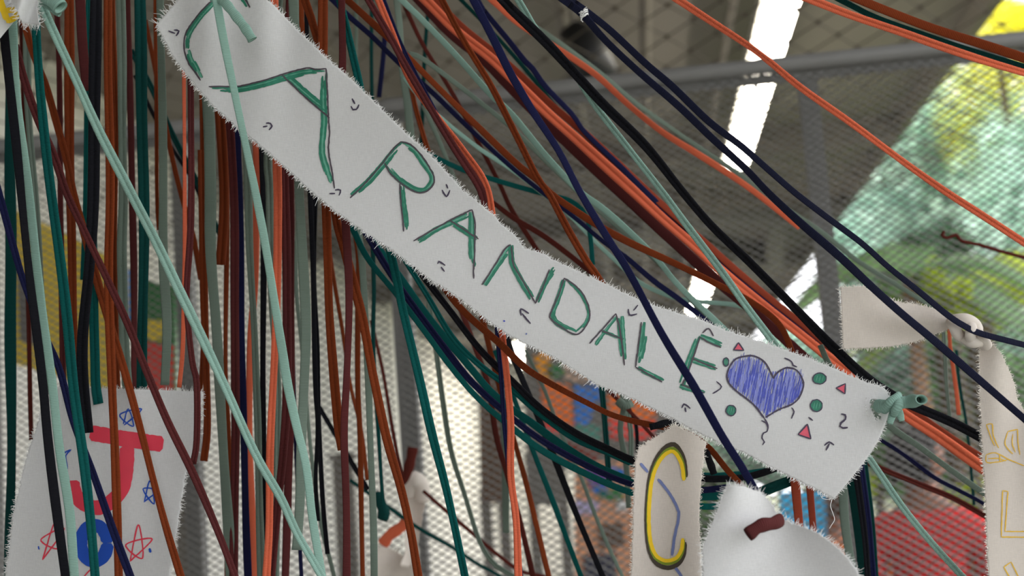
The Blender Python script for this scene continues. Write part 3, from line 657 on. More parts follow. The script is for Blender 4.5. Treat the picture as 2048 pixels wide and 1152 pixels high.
for (cx, cy, rx, ry) in ((1452, 724, 5.5, 8.5), (1462, 821, 10, 10.5), (1639, 757, 13.5, 11), (1633, 811, 12, 12)):
    mb = MB(); ring = [(cx+rx*math.cos(a)*random.uniform(.94, 1.06), cy+ry*math.sin(a)*random.uniform(.94, 1.06)) for a in np.linspace(0, 2*math.pi, 18)[:-1]]
    poly_geo(mb, ring, dz, .0010, 0); stroke_geo(mb, ring+[ring[0]], 2.4, dz, .0013, 1)
    for q in range(3): stroke_geo(mb, [(cx-rx*.5+q*rx*.45, cy+ry*.5), (cx-rx*.3+q*rx*.45, cy-ry*.5)], 1.2, dz, .0012, 2)
    mb.build('green_dot', [I_GRN, I_PUR, I_LGRN], ban)
for tri in ([(1467, 700), (1477, 685), (1488, 701)], [(1672, 776), (1691, 767), (1690, 788)], [(1596, 869), (1615, 848), (1622, 878)]):
    mb = MB(); poly_geo(mb, tri, dz, .0010, 0)
    for q in range(3): stroke_geo(mb, [tri[q], tri[(q+1) % 3]], 3, dz, .0013, 1)
    mb.build('red_triangle', [I_PINK, I_PUR], ban)
mark('ink_spot', [[(1007, 641), (1010, 643)]], 4, I_BLU); mark('ink_spot', [[(1051, 667), (1054, 668)]], 4, I_GRB)
# loose thread at the banner tip
mb = MB(); mb.tube([P(*p_, 1.68) for p_ in catmull([(1664, 1000), (1661, 1012), (1667, 1030), (1669, 1040), (1663, 1050), (1659, 1057)], 4)], .0004, 5); mb.tube([P(*p_, 1.68) for p_ in catmull([(1640, 985), (1644, 996), (1656, 999), (1664, 997)], 3)], .0004, 5)
mb.build('loose_thread', M_FRAY, ban)

def cloth_marks(par, depth, lst, name='painted_letter', label=None):
    for nm, lab, items in lst:
        mb = MB(); mats = []
        for it in items:
            mat = it[-1]
            if mat not in mats: mats.append(mat)
            mi = mats.index(mat); off = .0011+.0002*mi
            if it[0] == 'p': poly_geo(mb, it[1], depth, off, mi)
            else: stroke_geo(mb, it[1], it[0], depth, off, mi, .15)
        o = mb.build(nm, mats, par)
        if lab: o['label'] = lab
# --- cloth with the J
def dJ(x, y): return 1.80+.005*math.sin(x/38+y/150)+.006*math.sin(y/90)
c8 = lambda pts: [(x/3, 768+y/3) for x, y in pts]
jc = cloth('letter_cloth', c8([(350, 20), (300, 60), (245, 170), (150, 470), (80, 780), (40, 1100), (10, 1330)]), c8([(1215, 45), (1200, 200), (1170, 400), (1110, 560), (1050, 950), (1020, 1130), (1010, 1330)]), dJ, M_COT, M_FRAY, 110, 90, 'white cloth strip with a red letter J and blue letter O hanging at lower left', 'cloth')
Jl = c8([(718, 375), (710, 520), (680, 620), (620, 680), (560, 690), (500, 665), (465, 620), (455, 565), (410, 570), (425, 700), (480, 765), (560, 795), (650, 780), (720, 720), (780, 620), (808, 500), (805, 385)])
mid = catmull(c8([(762, 375), (758, 500), (735, 620), (680, 695), (610, 738), (540, 735), (475, 695), (440, 630), (432, 566)]), 4)
cloth_marks(jc, dJ, [
    ('painted_letter', 'red letter J', [(31, c8([(540, 292), (760, 330), (980, 362)]), I_RED), (29, [tuple(q) for q in mid[::3]], I_RED)]),
    ('painted_letter', 'royal blue letter O', [(26, c8([(565+80*math.cos(a)*1.0, 955+108*math.sin(a)) for a in np.linspace(0, 2*math.pi, 15)]), I_ROY)]),
    ('drawn_star', 'blue star', [(3, c8([(740, 240), (770, 150), (800, 255), (718, 185), (850, 150), (745, 248)]), I_ROY)]),
    ('drawn_star', 'blue star', [(3, c8([(865, 710), (900, 580), (925, 720), (858, 630), (940, 640), (868, 705)]), I_ROY)]),
    ('drawn_star', 'blue star', [(3, c8([(370, 420), (425, 395), (395, 430), (405, 510)]), I_ROY)]),
    ('drawn_star', 'red star', [(3, c8([(255, 1055), (330, 830), (352, 985), (245, 935), (385, 868), (255, 1055)]), I_RED)]),
    ('drawn_star', 'red star', [(3, c8([(780, 1065), (830, 845), (855, 1045), (755, 965), (912, 930), (780, 1065)]), I_RED)]),
    ('painted_dot', 'blue dot', [(8, c8([(228, 984), (237, 982)]), I_ROY)]), ('painted_dot', 'blue dot', [(10, c8([(893, 1000), (906, 997)]), I_ROY)]),
    ('drawn_star', 'red stroke', [(3, c8([(500, 1160), (545, 1110)]), I_RED), (3, c8([(365, 1160), (375, 1120)]), I_RED)])])
# --- cloth with the C
def dC(x, y): return 1.665+.006*math.sin((x-1265)/28)+.004*math.sin(y/80)
cc_ = cloth('letter_cloth', [(1342, 856), (1300, 880), (1277, 896), (1270, 925), (1266, 1030), (1262, 1152), (1260, 1230)], [(1352, 852), (1385, 866), (1412, 884), (1404, 940), (1398, 1030), (1402, 1100), (1408, 1230)], dC, M_COTW, M_FRAYC, 110, 44, 'narrow cream cloth with a yellow and black letter C below the banner', 'cloth', fl=(3, 8))
Cp = [(1045, 560), (1030, 450), (990, 375), (955, 362), (905, 395), (855, 475), (822, 600), (808, 800), (818, 960), (852, 1060), (920, 1102), (990, 1085), (1028, 1030), (1038, 950)]
c3 = lambda pts: [(1024+x/3, 768+y/3) for x, y in pts]
inn = lambda pts, k: [(x+(925-x)*k, y+(735-y)*k) for x, y in pts]
cloth_marks(cc_, dC, [('painted_letter', 'yellow letter C outlined in black and green', [(9, c3(Cp), I_BLK), (7, c3(inn(Cp, .07)), I_OLV), (7.5, c3(inn(Cp, .115)), I_YEL)]),
                      ('pen_line', 'grey blue line', [(6, c3([(770, 475), (795, 505), (815, 530)]), I_GRB), (6, c3([(875, 570), (940, 650), (990, 740), (1000, 800), (975, 920), (960, 1030)]), I_GRB), (6, c3([(975, 1095), (1015, 1155), (1040, 1240)]), I_GRB)])])
# --- front cloth at the bottom
def dF(x, y): return 1.50+.013*math.sin((x-1500)/(18+max(0, y-960)/5))+.006*math.sin((x+y)/120)
fc_ = cloth('white_cloth', [(1452, 972), (1437, 1014), (1417, 1065), (1404, 1096), (1405, 1152), (1400, 1260)], [(1490, 973), (1520, 984), (1546, 1010), (1557, 1034), (1582, 1045), (1606, 1054), (1638, 1067), (1674, 1095), (1697, 1117), (1715, 1142), (1735, 1260)], dF, M_COT, M_FRAY, 90, 70, 'plain white cloth pinned with a burgundy tie at the bottom centre', 'cloth', fl=(5, 13))
def tube_thing(name, pts, r, mat, label, cat, squash=.6, group=None):
    pl = catmull(pts, 6); mb = MB(); c = P(*pl[len(pl)//2][:2], pl[len(pl)//2][2]); n = len(pl)
    rs = [r*(1+.08*math.sin(i*1.3)) for i in range(n)]
    # open rolled end: the tube turns back into itself
    mb.tube([P(*q) for q in pl], rs, 14, 0, squash, False)
    v0 = mb.v[-14:]; c_ = sum(v0, Vector())/14; n0 = len(mb.v); tb = (P(*pl[-3])-P(*pl[-1])).normalized()
    mb.v += [c_+(v-c_)*.72+tb*.002 for v in v0] + [c_+(v-c_)*.6+tb*.012 for v in v0]
    for a, b in ((n0-14, n0), (n0, n0+14)):
        for k in range(14): mb.f.append((a+k, a+(k+1) % 14, b+(k+1) % 14, b+k)); mb.m.append(0)
    o = mesh_obj(name, mb.v, mb.f, mat, None, True, uvs=[(i//14*.0035, i % 14/14) for i in range(len(mb.v))]); tag(o, label, cat, group); return o
tube_thing('fabric_tie', [(1562, 1040, 1.492), (1545, 1047, 1.48), (1520, 1052, 1.472), (1495, 1070, 1.468)], .0072, C['maroon'], 'short burgundy tie poking out of the plain white cloth', 'tie')
# --- knotted cream cloth at right: flap, knot, tail
def dK(x, y): return 1.685+.011*math.sin(y/15)*max(0, min(1, (x-1720)/150))+.006*math.sin(x/60+y/40)
kn = cloth('knotted_cloth', [(1686, 698), (1740, 696), (1800, 690), (1840, 681), (1880, 664), (1912, 650)], [(1681, 574), (1728, 572), (1755, 592), (1800, 604), (1850, 612), (1882, 624), (1912, 640)], dK, M_COTW, M_FRAYC, 90, 46, 'cream cotton cloth knotted on the navy ribbons with its loose flap to the left', 'cloth', fl=(3, 8), edges='abs')
mb = MB()
def swirl(pts, r): mb.tube([P(x, y, d) for x, y, d in catmull(pts, 5)], r, 14, 0, .75)
swirl([(1893, 646, 1.68), (1912, 642, 1.668), (1932, 641, 1.663), (1948, 650, 1.668), (1955, 664, 1.68)], .0086)
swirl([(1898, 636, 1.685), (1908, 652, 1.662), (1916, 668, 1.665), (1932, 676, 1.68)], .0072)
swirl([(1938, 640, 1.675), (1944, 656, 1.655), (1940, 672, 1.655), (1950, 686, 1.67)], .0066)
swirl([(1925, 672, 1.672), (1945, 684, 1.66), (1962, 682, 1.668), (1972, 694, 1.68)], .0075)
swirl([(1950, 650, 1.672), (1958, 668, 1.66), (1968, 680, 1.665), (1976, 696, 1.675)], .0065)
o = mb.build('knot', M_COTW, kn, True); sb = o.modifiers.new('s', 'SUBSURF'); sb.levels = sb.render_levels = 1
def dT(x, y): return 1.69+.008*math.sin((x-1960)/16+y/300)*math.exp(-max(0, y-690)/160)+.004*math.sin(y/70+x/50)
# the tail is another border-to-border sheet of the same cloth
a_ = [(1960, 676), (1958, 720), (1959, 780), (1964, 900), (1970, 1000), (1974, 1100), (1982, 1260)]; b2 = [(1982, 682), (2004, 710), (2022, 750), (2036, 800), (2078, 880), (2110, 1000), (2130, 1260)]
tl = cloth('tail', a_, b2, dT, M_COTW, M_FRAYC, 90, 40, None, None, fl=(3, 7), edges='ab'); tl.parent = kn
c9 = lambda pts: [(1536+x/3, 768+y/3) for x, y in pts]
OUT = [('painted_letter', 'ochre outlined mark', [(2.2, c9([(1310, 245), (1345, 240), (1350, 300), (1370, 355), (1385, 385)]), I_OCH), (2.2, c9([(1310, 245), (1330, 300), (1345, 340), (1362, 372)]), I_OCH),
        (2.2, c9([(1440, 285), (1498, 272)]), I_OCH), (2.2, c9([(1440, 285), (1422, 350), (1440, 390), (1470, 420)]), I_OCH), (2.2, c9([(1498, 272), (1500, 350), (1512, 425)]), I_OCH), (2.2, c9([(1470, 300), (1466, 360), (1485, 410)]), I_OCH)]),
       ('painted_letter', 'ochre outlined mark', [(2.2, c9([(1310, 425), (1355, 412), (1395, 425), (1450, 455), (1540, 492)]), I_OCH), (2.2, c9([(1310, 425), (1312, 470), (1380, 468), (1440, 452)]), I_OCH), (2.2, c9([(1320, 448), (1380, 446), (1430, 462)]), I_OCH), (2.2, c9([(1390, 420), (1392, 465)]), I_OCH)]),
       ('painted_letter', 'ochre outlined letter L', [(2.4, c9(q), I_OCH) for q in ([(1408, 640), (1440, 645)], [(1408, 640), (1400, 918)], [(1440, 645), (1422, 885)], [(1422, 885), (1600, 885)], [(1400, 918), (1600, 920)])]),
       ('painted_letter', 'ochre outlined mark', [(2.4, c9(q), I_OCH) for q in ([(1415, 1098), (1458, 1068)], [(1415, 1098), (1460, 1180)], [(1458, 1068), (1515, 1180)])])]
cloth_marks(tl, dT, [(n_, l_, [(w_, p_ if len(p_) > 2 else [p_[0], ((p_[0][0]+p_[1][0])/2, (p_[0][1]+p_[1][1])/2), p_[1]], m_) for (w_, p_, m_) in it]) for n_, l_, it in OUT])
for o in list(tl.children): pass
# flatten hierarchy: knotted_cloth > tail > letter is allowed (thing > part > sub-part)
# --- cloth at the top left with a yellow letter
def dL(x, y): return 1.60+.006*math.sin(x/14)+.004*math.sin(y/20)
tc_ = cloth('letter_cloth', [(-90, -60), (-60, 20), (-30, 70), (0, 78)], [(70, -70), (60, -30), (52, 5), (40, 30)], dL, M_COT, M_FRAY, 40, 40, 'white cloth corner with a yellow letter at the top left', 'cloth', edges='a')
cloth_marks(tc_, dL, [('painted_letter', 'yellow letter', [(13, [(0, -20), (2, 4), (14, 40)], I_YEL), (12, [(2, 26), (22, 20), (36, 24)], I_YEL), (12, [(12, 42), (26, 38), (36, 28)], I_YEL)])])
def dL2(x, y): return 1.585+.008*math.sin(x/9+y/30)
rf = cloth('cloth_tuft', [(20, -30), (22, 4), (36, 26), (44, 46)], [(84, -40), (76, 0), (74, 20), (80, 50)], dL2, M_COT, M_FRAY, 24, 30, None, None, fl=(6, 16)); rf.parent = tc_
# --- blurred cream cloth beyond, lower middle
def dM(x, y): return 2.45+.012*math.sin(x/20+y/60)
bc = cloth('cream_cloth', [(758, 1092), (742, 1130), (732, 1170), (728, 1280)], [(764, 1088), (800, 1108), (836, 1140), (880, 1280)], dM, M_COTW, M_FRAYC, 30, 30, 'blurred cream cloth tied low in the middle behind the ribbons', 'cloth')
def dM2(x, y): return 2.43+.02*math.sin((x-800)/18)
o = cloth('rolled_end', [(812, 968), (806, 1040), (812, 1100), (800, 1132)], [(846, 972), (850, 1010), (836, 1080), (842, 1140)], dM2, M_COTW, M_FRAYC, 30, 24, None, None, fl=(1, 3)); o.parent = bc
mb = MB(); mb.tube([P(x, y, d) for x, y, d in catmull([(816, 990, 2.42), (820, 965, 2.405), (830, 958, 2.40), (842, 972, 2.41), (845, 1000, 2.42)], 5)], .014, 12, 0, .8); mb.build('loop', M_COTW, bc, True)

# ------------------------------------------------------------------ the ribbons
PROF = [(-.50, .00), (-.46, .11), (-.34, .17), (-.18, .16), (-.06, .09), (0, .03), (.06, .09), (.18, .16), (.34, .17), (.46, .11), (.50, 0), (.38, -.10), (0, -.13), (-.38, -.10)]
PROFF = [(-.50, .00), (-.46, .07), (-.34, .10), (-.18, .115), (-.06, .12), (0, .12), (.06, .12), (.18, .115), (.34, .10), (.46, .07), (.50, 0), (.38, -.07), (0, -.09), (-.38, -.07)]
def ribbon(col, w, d0, d1, pts, label, groove=None, group=None, ext=True):
    pts = [tuple(map(float, p)) for p in pts]
    def out(p): return p[0] < 14 or p[0] > 2034 or p[1] < 14 or p[1] > 1138
    def extend(p, q):
        v = np.array(p)-np.array(q); v = v/np.linalg.norm(v)*(320 if out(p) else 0)
        return tuple(np.array(p)+v)
    full = list(pts)
    if ext:
        if out(pts[0]): full.insert(0, extend(pts[0], pts[1]))
        if out(pts[-1]): full.append(extend(pts[-1], pts[-2]))
    # depth by length between the ends
    a = np.array(full); s = np.r_[0, np.cumsum(np.linalg.norm(np.diff(a, axis=0), axis=1))]; s /= s[-1]
    p3 = [(x, y, d0+(d1-d0)*t) for (x, y), t in zip(full, s)]
    pl = catmull(p3, 13); n = len(pl); pts3 = [P(*q) for q in pl]
    wm = w/FPX*(d0+d1)/2; ph = random.random()*9; ph2 = random.random()*9; tw = random.uniform(-.25, .25)
    prof = PROF if (groove if groove is not None else random.random() < .55) else PROFF
    V = []; UVs = []; L = 0; K = len(prof)
    for i in range(n):
        t = (pts3[min(i+1, n-1)]-pts3[max(i-1, 0)]).normalized()
        if i: L += (pts3[i]-pts3[i-1]).length
        vd = (CAM-pts3[i]).normalized(); x = t.cross(vd).normalized(); y = x.cross(t).normalized()
        ang = tw+.28*math.sin(L*7+ph)+.12*math.sin(L*19+ph2); ca, sa = math.cos(ang), math.sin(ang)
        x, y = x*ca+y*sa, y*ca-x*sa
        ww = wm*1.05*(1+.07*math.sin(L*11+ph2)+.04*math.sin(L*31+ph)); c = pts3[i]+x*(wm*.05*math.sin(L*23+ph))
        for k, (u_, v_) in enumerate(prof): V.append(c+x*(u_*ww)+y*(v_*ww)); UVs.append((L, k/K))
    Fc = [(i*K+k, i*K+(k+1) % K, (i+1)*K+(k+1) % K, (i+1)*K+k) for i in range(n-1) for k in range(K)]
    Fc += [tuple(range(K))[::-1], tuple((n-1)*K+k for k in range(K))]
    o = mesh_obj('fabric_ribbon', V, Fc, C[col], None, True, uvs=UVs); tag(o, label, 'ribbon', group); return o
exec_ribbons = []
def RB(*a, **k): exec_ribbons.append((a, k))
GV, GF, GC, GR = 'ribbons hanging straight down at the left', 'ribbons fanning from upper left to lower right', 'ribbons curving below the banner', 'ribbons at the right'
# --- front ribbons at the far left
RB('black', 17, 1.655, 1.66, [(8, 60), (22, 200), (42, 384), (63, 584), (85, 768), (97, 885), (130, 1152)], 'black ribbon slanting down just left of the leftmost pale mint ribbon', group=GV)
RB('mint', 18, 1.67, 1.665, [(25, 40), (32, 200), (58, 384), (74, 540), (85, 640), (105, 768), (120, 900), (138, 1020), (148, 1152)], 'leftmost pale mint ribbon, running beside the black one across the J cloth', groove=False, group=GV)
RB('teal', 19, 1.68, 1.67, [(70, 30), (77, 150), (88, 260), (103, 384), (120, 520), (135, 650), (147, 768), (165, 900), (178, 1020), (190, 1152)], 'bright teal ribbon crossing the red J of the J cloth', groove=True, group=GV)
RB('mint', 18, 1.62, 1.63, [(72, -14), (83, 10), (147, 147), (200, 267), (260, 384), (313, 484), (367, 597), (443, 760), (510, 905), (562, 995), (595, 1068), (642, 1152)], 'long pale mint ribbon running diagonally down from the top left corner', groove=True, group=GF)
RB('maroon', 15, 1.70, 1.66, [(30, 90), (47, 157), (73, 233), (110, 317), (133, 384), (170, 464), (213, 557), (253, 644), (297, 751), (337, 845), (383, 941), (433, 1058), (470, 1152)], 'burgundy ribbon running diagonally across the top right part of the J cloth', groove=True, group=GF)
RB('navy', 14, 1.74, 1.70, [(0, 397), (27, 494), (50, 570), (85, 660), (117, 734), (147, 845), (187, 948), (227, 1061), (260, 1152)], 'dark navy ribbon slanting behind the black and mint pair at the left edge', group=GV)
RB('darkteal', 20, 1.95, 1.92, [(24, 0), (20, 300), (21, 500), (22, 768), (22, 960), (18, 1152)], 'wide dark green ribbon hanging straight at the left edge', group=GV)
RB('rust', 18, 1.86, 1.86, [(138, 0), (138, 120), (141, 384), (143, 500), (146, 640), (150, 770), (152, 860)], 'rust ribbon hanging straight between the teal ribbon and the long mint diagonal', group=GV)
RB('maroon', 12, 1.93, 1.93, [(114, 0), (118, 120), (120, 300), (123, 520), (125, 700), (128, 840)], 'narrow burgundy ribbon behind the slanting teal ribbon at the left', group=GV)
RB('sage', 14, 1.97, 1.97, [(52, 0), (56, 200), (70, 384), (80, 560), (88, 700), (92, 790)], 'dull sage ribbon half hidden behind the leftmost mint ribbon', group=GV)
RB('darkred', 9, 2.0, 2.0, [(42, 0), (45, 150), (52, 384), (56, 600), (60, 768), (63, 880)], 'thin dark brown ribbon beside the left border in front of the yellow poster', group=GV)
RB('maroon', 20, 1.80, 1.80, [(160, 0), (166, 90), (175, 182)], 'short burgundy ribbon whose cut end hangs near the top left', group=GV, groove=False)
RB('teal', 9, 1.90, 1.90, [(176, 0), (173, 250), (170, 420), (165, 560)], 'narrow teal ribbon showing beside the wide black one', group=GV)
RB('black', 22, 1.76, 1.74, [(191, 0), (190, 200), (186, 384), (178, 540), (166, 680), (166, 768), (174, 866)], 'wide black ribbon ending in a point above the red J', group=GV, groove=True)
RB('teal', 18, 1.84, 1.79, [(184, 380), (187, 560), (190, 700), (191, 768), (196, 808)], 'short teal ribbon with a ragged end at the top of the J cloth', group=GV)
RB('rust', 17, 1.79, 1.74, [(216, 0), (217, 150), (220, 384), (218, 560), (223, 768), (230, 901), (235, 1030), (237, 1152)], 'rust ribbon hanging straight over the middle of the red J', group=GV)
RB('rust', 15, 1.88, 1.71, [(42, 20), (63, 100), (90, 167), (110, 233), (133, 317), (150, 400), (180, 510), (197, 571), (217, 637), (247, 734), (280, 858), (303, 948), (330, 1045), (362, 1152)], 'rust ribbon slanting over the right end of the J top bar', group=GF, groove=True)
RB('rust', 12, 1.92, 1.92, [(224, 0), (229, 130), (232, 260), (230, 384), (228, 560), (232, 700), (236, 800)], 'rust ribbon tucked behind the right side of the straight rust one', group=GV)
RB('sage', 18, 1.87, 1.87, [(242, 0), (244, 200), (247, 384), (243, 500), (247, 640), (255, 768), (262, 840)], 'sage ribbon hanging right of the twin rust ribbons', group=GV)
RB('maroon', 13, 1.95, 1.95, [(255, 0), (260, 200), (265, 384), (268, 600), (268, 790)], 'burgundy ribbon between the sage and the dark green ribbons', group=GV)
RB('darkteal', 21, 1.83, 1.83, [(279, 0), (284, 200), (287, 384), (287, 560), (285, 700), (283, 800)], 'wide dark green ribbon left of the banner corner', group=GV, groove=True)
RB('sage', 17, 1.84, 1.84, [(321, 0), (324, 200), (327, 384), (327, 520), (333, 650), (330, 770)], 'sage ribbon hanging just left of the banner corner', group=GV)
RB('rust', 8, 1.97, 1.97, [(311, 0), (312, 150), (314, 384), (318, 460)], 'thin rust ribbon touching the sage ribbon by the banner corner', group=GV)
RB('rust', 10, 2.02, 2.02, [(290, 40), (312, 150), (335, 270), (360, 380), (385, 470), (402, 560)], 'thin rust ribbon slanting behind the banner corner', group=GF)
RB('darkteal', 11, 2.05, 2.05, [(262, 100), (300, 170), (345, 270), (400, 375), (440, 470)], 'dark green ribbon slanting behind the sage ribbon', group=GF)
RB('black', 8, 2.1, 2.1, [(270, 150), (300, 215), (340, 290), (385, 360), (410, 420)], 'thin black ribbon slanting behind the dark green one', group=GF)
RB('coral', 8, 1.83, 1.83, [(368, 100), (369, 384), (370, 500), (368, 600), (365, 700), (358, 775)], 'thin coral ribbon beside a burgundy one below the banner corner', group=GV)
RB('maroon', 13, 1.80, 1.76, [(382, 100), (382, 384), (380, 480), (374, 600), (384, 720), (393, 768), (393, 880), (386, 928)], 'burgundy ribbon with its loose end beside the J cloth', group=GV)
RB('rust', 9, 1.95, 1.95, [(402, 120), (406, 384), (410, 560), (405, 700), (400, 800)], 'narrow rust ribbon left of the broad sage one below the banner', group=GV)
RB('rust', 15, 1.90, 1.90, [(404, 300), (406, 520), (412, 700), (414, 850), (407, 922)], 'short rust ribbon end hanging beside the burgundy end', group=GV)
RB('sage', 21, 1.86, 1.86, [(414, 120), (418, 250), (420, 384), (422, 500), (432, 640), (438, 768), (447, 900), (456, 1030), (462, 1152)], 'broad sage ribbon hanging below the left part of the banner', group=GV, groove=False)
RB('rust', 20, 1.93, 1.93, [(438, 160), (445, 300), (447, 420), (441, 530)], 'wide rust ribbon with a blunt end below the left part of the banner', group=GV)
RB('rust', 10, 1.97, 1.97, [(450, 160), (454, 384), (452, 600), (452, 768), (457, 900), (455, 1152)], 'narrow rust ribbon next to the burgundy ribbon at the mint crossing', group=GV)
RB('maroon', 17, 1.88, 1.85, [(456, 180), (463, 300), (468, 420), (470, 560), (470, 768), (471, 900), (467, 1152)], 'burgundy ribbon hanging left of the navy one under the banner', group=GV, groove=True)
RB('navy', 14, 1.90, 1.90, [(472, 200), (478, 384), (482, 560), (485, 768), (488, 900), (496, 1152)], 'navy ribbon hanging between burgundy and sage ribbons', group=GV)
RB('sage', 15, 1.87, 1.87, [(490, 240), (496, 384), (500, 500), (508, 640), (512, 768), (517, 900), (522, 1152)], 'sage ribbon right behind the mint ribbon that crosses the banner', group=GV, groove=True)
RB('coral', 14, 1.93, 1.93, [(508, 230), (514, 340), (512, 450), (510, 560), (500, 700), (500, 900), (508, 1152)], 'coral ribbon directly right of the mint ribbon below the banner', group=GV)
RB('black', 12, 1.90, 1.90, [(523, 240), (526, 384), (527, 600), (526, 768), (526, 900), (530, 1152)], 'black ribbon between two coral ribbons', group=GV)
RB('sage', 15, 1.88, 1.86, [(560, -5), (548, 120), (536, 310), (540, 384), (543, 600), (556, 768), (555, 900), (553, 1000), (550, 1152)], 'sage ribbon between the black and the coral ribbons', group=GV)
RB('coral', 16, 1.83, 1.80, [(549, -5), (553, 150), (554, 330), (556, 400), (556, 500), (553, 600), (546, 768), (541, 900), (538, 1050), (532, 1152)], 'bright coral ribbon hanging down in the middle of the straight ribbons', group=GV, groove=True)
RB('maroon', 17, 1.85, 1.82, [(580, -5), (572, 150), (570, 335), (573, 550), (575, 768), (566, 900), (556, 1000), (543, 1152)], 'burgundy ribbon touching the right side of the bright coral ribbon', group=GV)
RB('maroon', 15, 1.90, 1.90, [(578, 290), (582, 460), (582, 640), (581, 768), (579, 900), (574, 1050), (570, 1152)], 'second burgundy ribbon right of the bright coral ribbon', group=GV)
RB('navy', 8, 1.94, 1.94, [(576, 290), (580, 500), (586, 700), (590, 860), (596, 1000), (603, 1152)], 'thin navy ribbon behind the two burgundy ribbons', group=GV)
RB('sage', 19, 1.81, 1.76, [(588, -5), (592, 150), (598, 360), (603, 450), (608, 560), (611, 660), (608, 768), (603, 900), (600, 1000), (592, 1100)], 'sage ribbon with a slanted cut end at the bottom', group=GV, groove=False)
RB('mint', 16, 1.655, 1.65, [(430, -8), (433, 5), (448, 83), (473, 200), (500, 333), (512, 394), (532, 500), (549, 600), (565, 700), (575, 768), (592, 851), (612, 935), (625, 1035), (645, 1152)], 'pale mint ribbon passing in front of the letters C and A of the banner', groove=False, group=GF)
RB('black', 9, 1.90, 1.88, [(612, -5), (616, 200), (620, 384), (625, 520), (631, 768), (635, 850), (631, 960), (636, 1042)], 'thin black ribbon ending above the bottom, left one of a pair', group=GV)
RB('black', 9, 1.93, 1.90, [(636, 300), (631, 400), (628, 560), (635, 700), (639, 860), (645, 1000), (655, 1108)], 'thin black ribbon with a curled end, right one of a pair', group=GV)
RB('sage', 8, 2.02, 2.02, [(598, 420), (592, 560), (604, 700), (622, 900), (640, 1040), (668, 1152)], 'thin sage ribbon weaving behind the black pair', group=GV)
RB('rust', 18, 1.80, 1.77, [(645, -5), (645, 110), (648, 300), (652, 430), (655, 520), (659, 620), (666, 720), (671, 790), (677, 860), (684, 900)], 'rust ribbon running behind the banner and ending in a folded hook', group=GV, groove=True)
RB('rust', 17, 1.83, 1.74, [(609, -5), (625, 43), (645, 130), (660, 300), (672, 430), (690, 500), (710, 580), (725, 640), (740, 720), (750, 768), (775, 880), (800, 970), (820, 1060), (836, 1152)], 'long rust ribbon slanting below the banner to the bottom edge', group=GV, groove=True)
RB('maroon', 15, 1.79, 1.73, [(684, -5), (685, 100), (684, 160), (686, 350), (692, 450), (697, 550), (697, 640), (693, 768), (689, 870), (692, 1000), (693, 1152)], 'burgundy ribbon falling straight to the bottom left of the long rust ribbon', group=GV, groove=False)
RB('rust', 10, 1.97, 1.95, [(600, -5), (607, 67), (660, 300), (712, 480), (716, 600), (715, 768), (721, 900), (725, 1152)], 'narrow rust ribbon between the burgundy and the sage ribbons', group=GV)
RB('rust', 8, 2.05, 2.05, [(655, 480), (668, 560), (685, 660), (700, 768), (722, 860), (735, 960)], 'thin rust ribbon slanting behind the burgundy one', group=GV)
RB('sage', 14, 1.86, 1.83, [(700, 380), (722, 500), (730, 640), (737, 768), (742, 900), (746, 1030), (748, 1152)], 'sage ribbon falling right of the long slanting rust ribbon top', group=GV, groove=False)
RB('darkteal', 8, 2.02, 2.0, [(742, 420), (748, 560), (746, 680), (750, 768), (758, 880), (766, 1000), (772, 1030)], 'thin dark green ribbon reaching the blurred cream cloth', group=GV)
RB('darkred', 7, 2.2, 2.2, [(742, 640), (765, 740), (785, 860), (803, 950)], 'thin dark brown ribbon leading to the tie above the blurred cream cloth', group=GC)
RB('darkred', 7, 2.35, 2.4, [(846, 982), (890, 1020), (940, 1062), (990, 1105), (1040, 1142), (1080, 1152)], 'thin brown ribbon running right from the blurred cream cloth', group=GC)
RB('darkteal', 7, 2.3, 2.4, [(700, 960), (770, 1010), (840, 1058), (900, 1092), (960, 1130), (1000, 1152)], 'thin dark green ribbon low behind the blurred cream cloth', group=GC)
RB('black', 9, 2.1, 2.1, [(636, 810), (665, 860), (700, 920), (736, 980)], 'short black ribbon slanting low behind the burgundy ribbon', group=GC)
RB('sage', 10, 2.08, 2.08, [(858, 600), (872, 700), (885, 800), (902, 900), (930, 990), (960, 1085), (990, 1130), (1025, 1152)], 'thin sage ribbon curving down in the lower middle', group=GC)
RB('teal', 16, 1.80, 1.70, [(679, -5), (692, 50), (705, 110), (722, 190), (745, 330), (778, 490), (795, 570), (805, 620), (825, 700), (842, 768), (865, 870), (890, 970), (910, 1060), (930, 1152)], 'thick teal ribbon passing behind the banner and slanting to the bottom edge', group=GF, groove=True)
# --- curves below the banner
RB('teal', 12, 1.86, 1.80, [(640, 330), (700, 445), (735, 515), (790, 585), (850, 665), (905, 738), (960, 800), (1024, 855), (1090, 905), (1180, 952), (1262, 985), (1330, 1000), (1400, 1012), (1470, 1012)], 'lowest teal ribbon of the sagging curves below the banner', group=GC)
RB('navy', 13, 1.88, 1.82, [(690, 400), (735, 470), (780, 545), (830, 618), (885, 692), (945, 765), (1024, 835), (1090, 885), (1180, 935), (1262, 968), (1330, 978), (1400, 980), (1460, 974)], 'navy ribbon sagging between two teal ones below the banner', group=GC)
RB('teal', 15, 1.92, 1.84, [(700, 410), (745, 480), (800, 555), (860, 640), (930, 722), (980, 780), (1024, 818), (1057, 841), (1124, 891), (1190, 931), (1262, 961), (1330, 982), (1400, 992), (1460, 990)], 'middle teal ribbon of the sagging curves below the banner', group=GC, groove=False)
RB('teal', 12, 1.84, 1.86, [(760, 440), (800, 505), (850, 585), (905, 675), (960, 730), (1024, 778), (1080, 828), (1150, 878), (1215, 905), (1290, 935), (1400, 950), (1480, 948), (1560, 938)], 'uppermost teal ribbon sagging along the thick black one', group=GC)
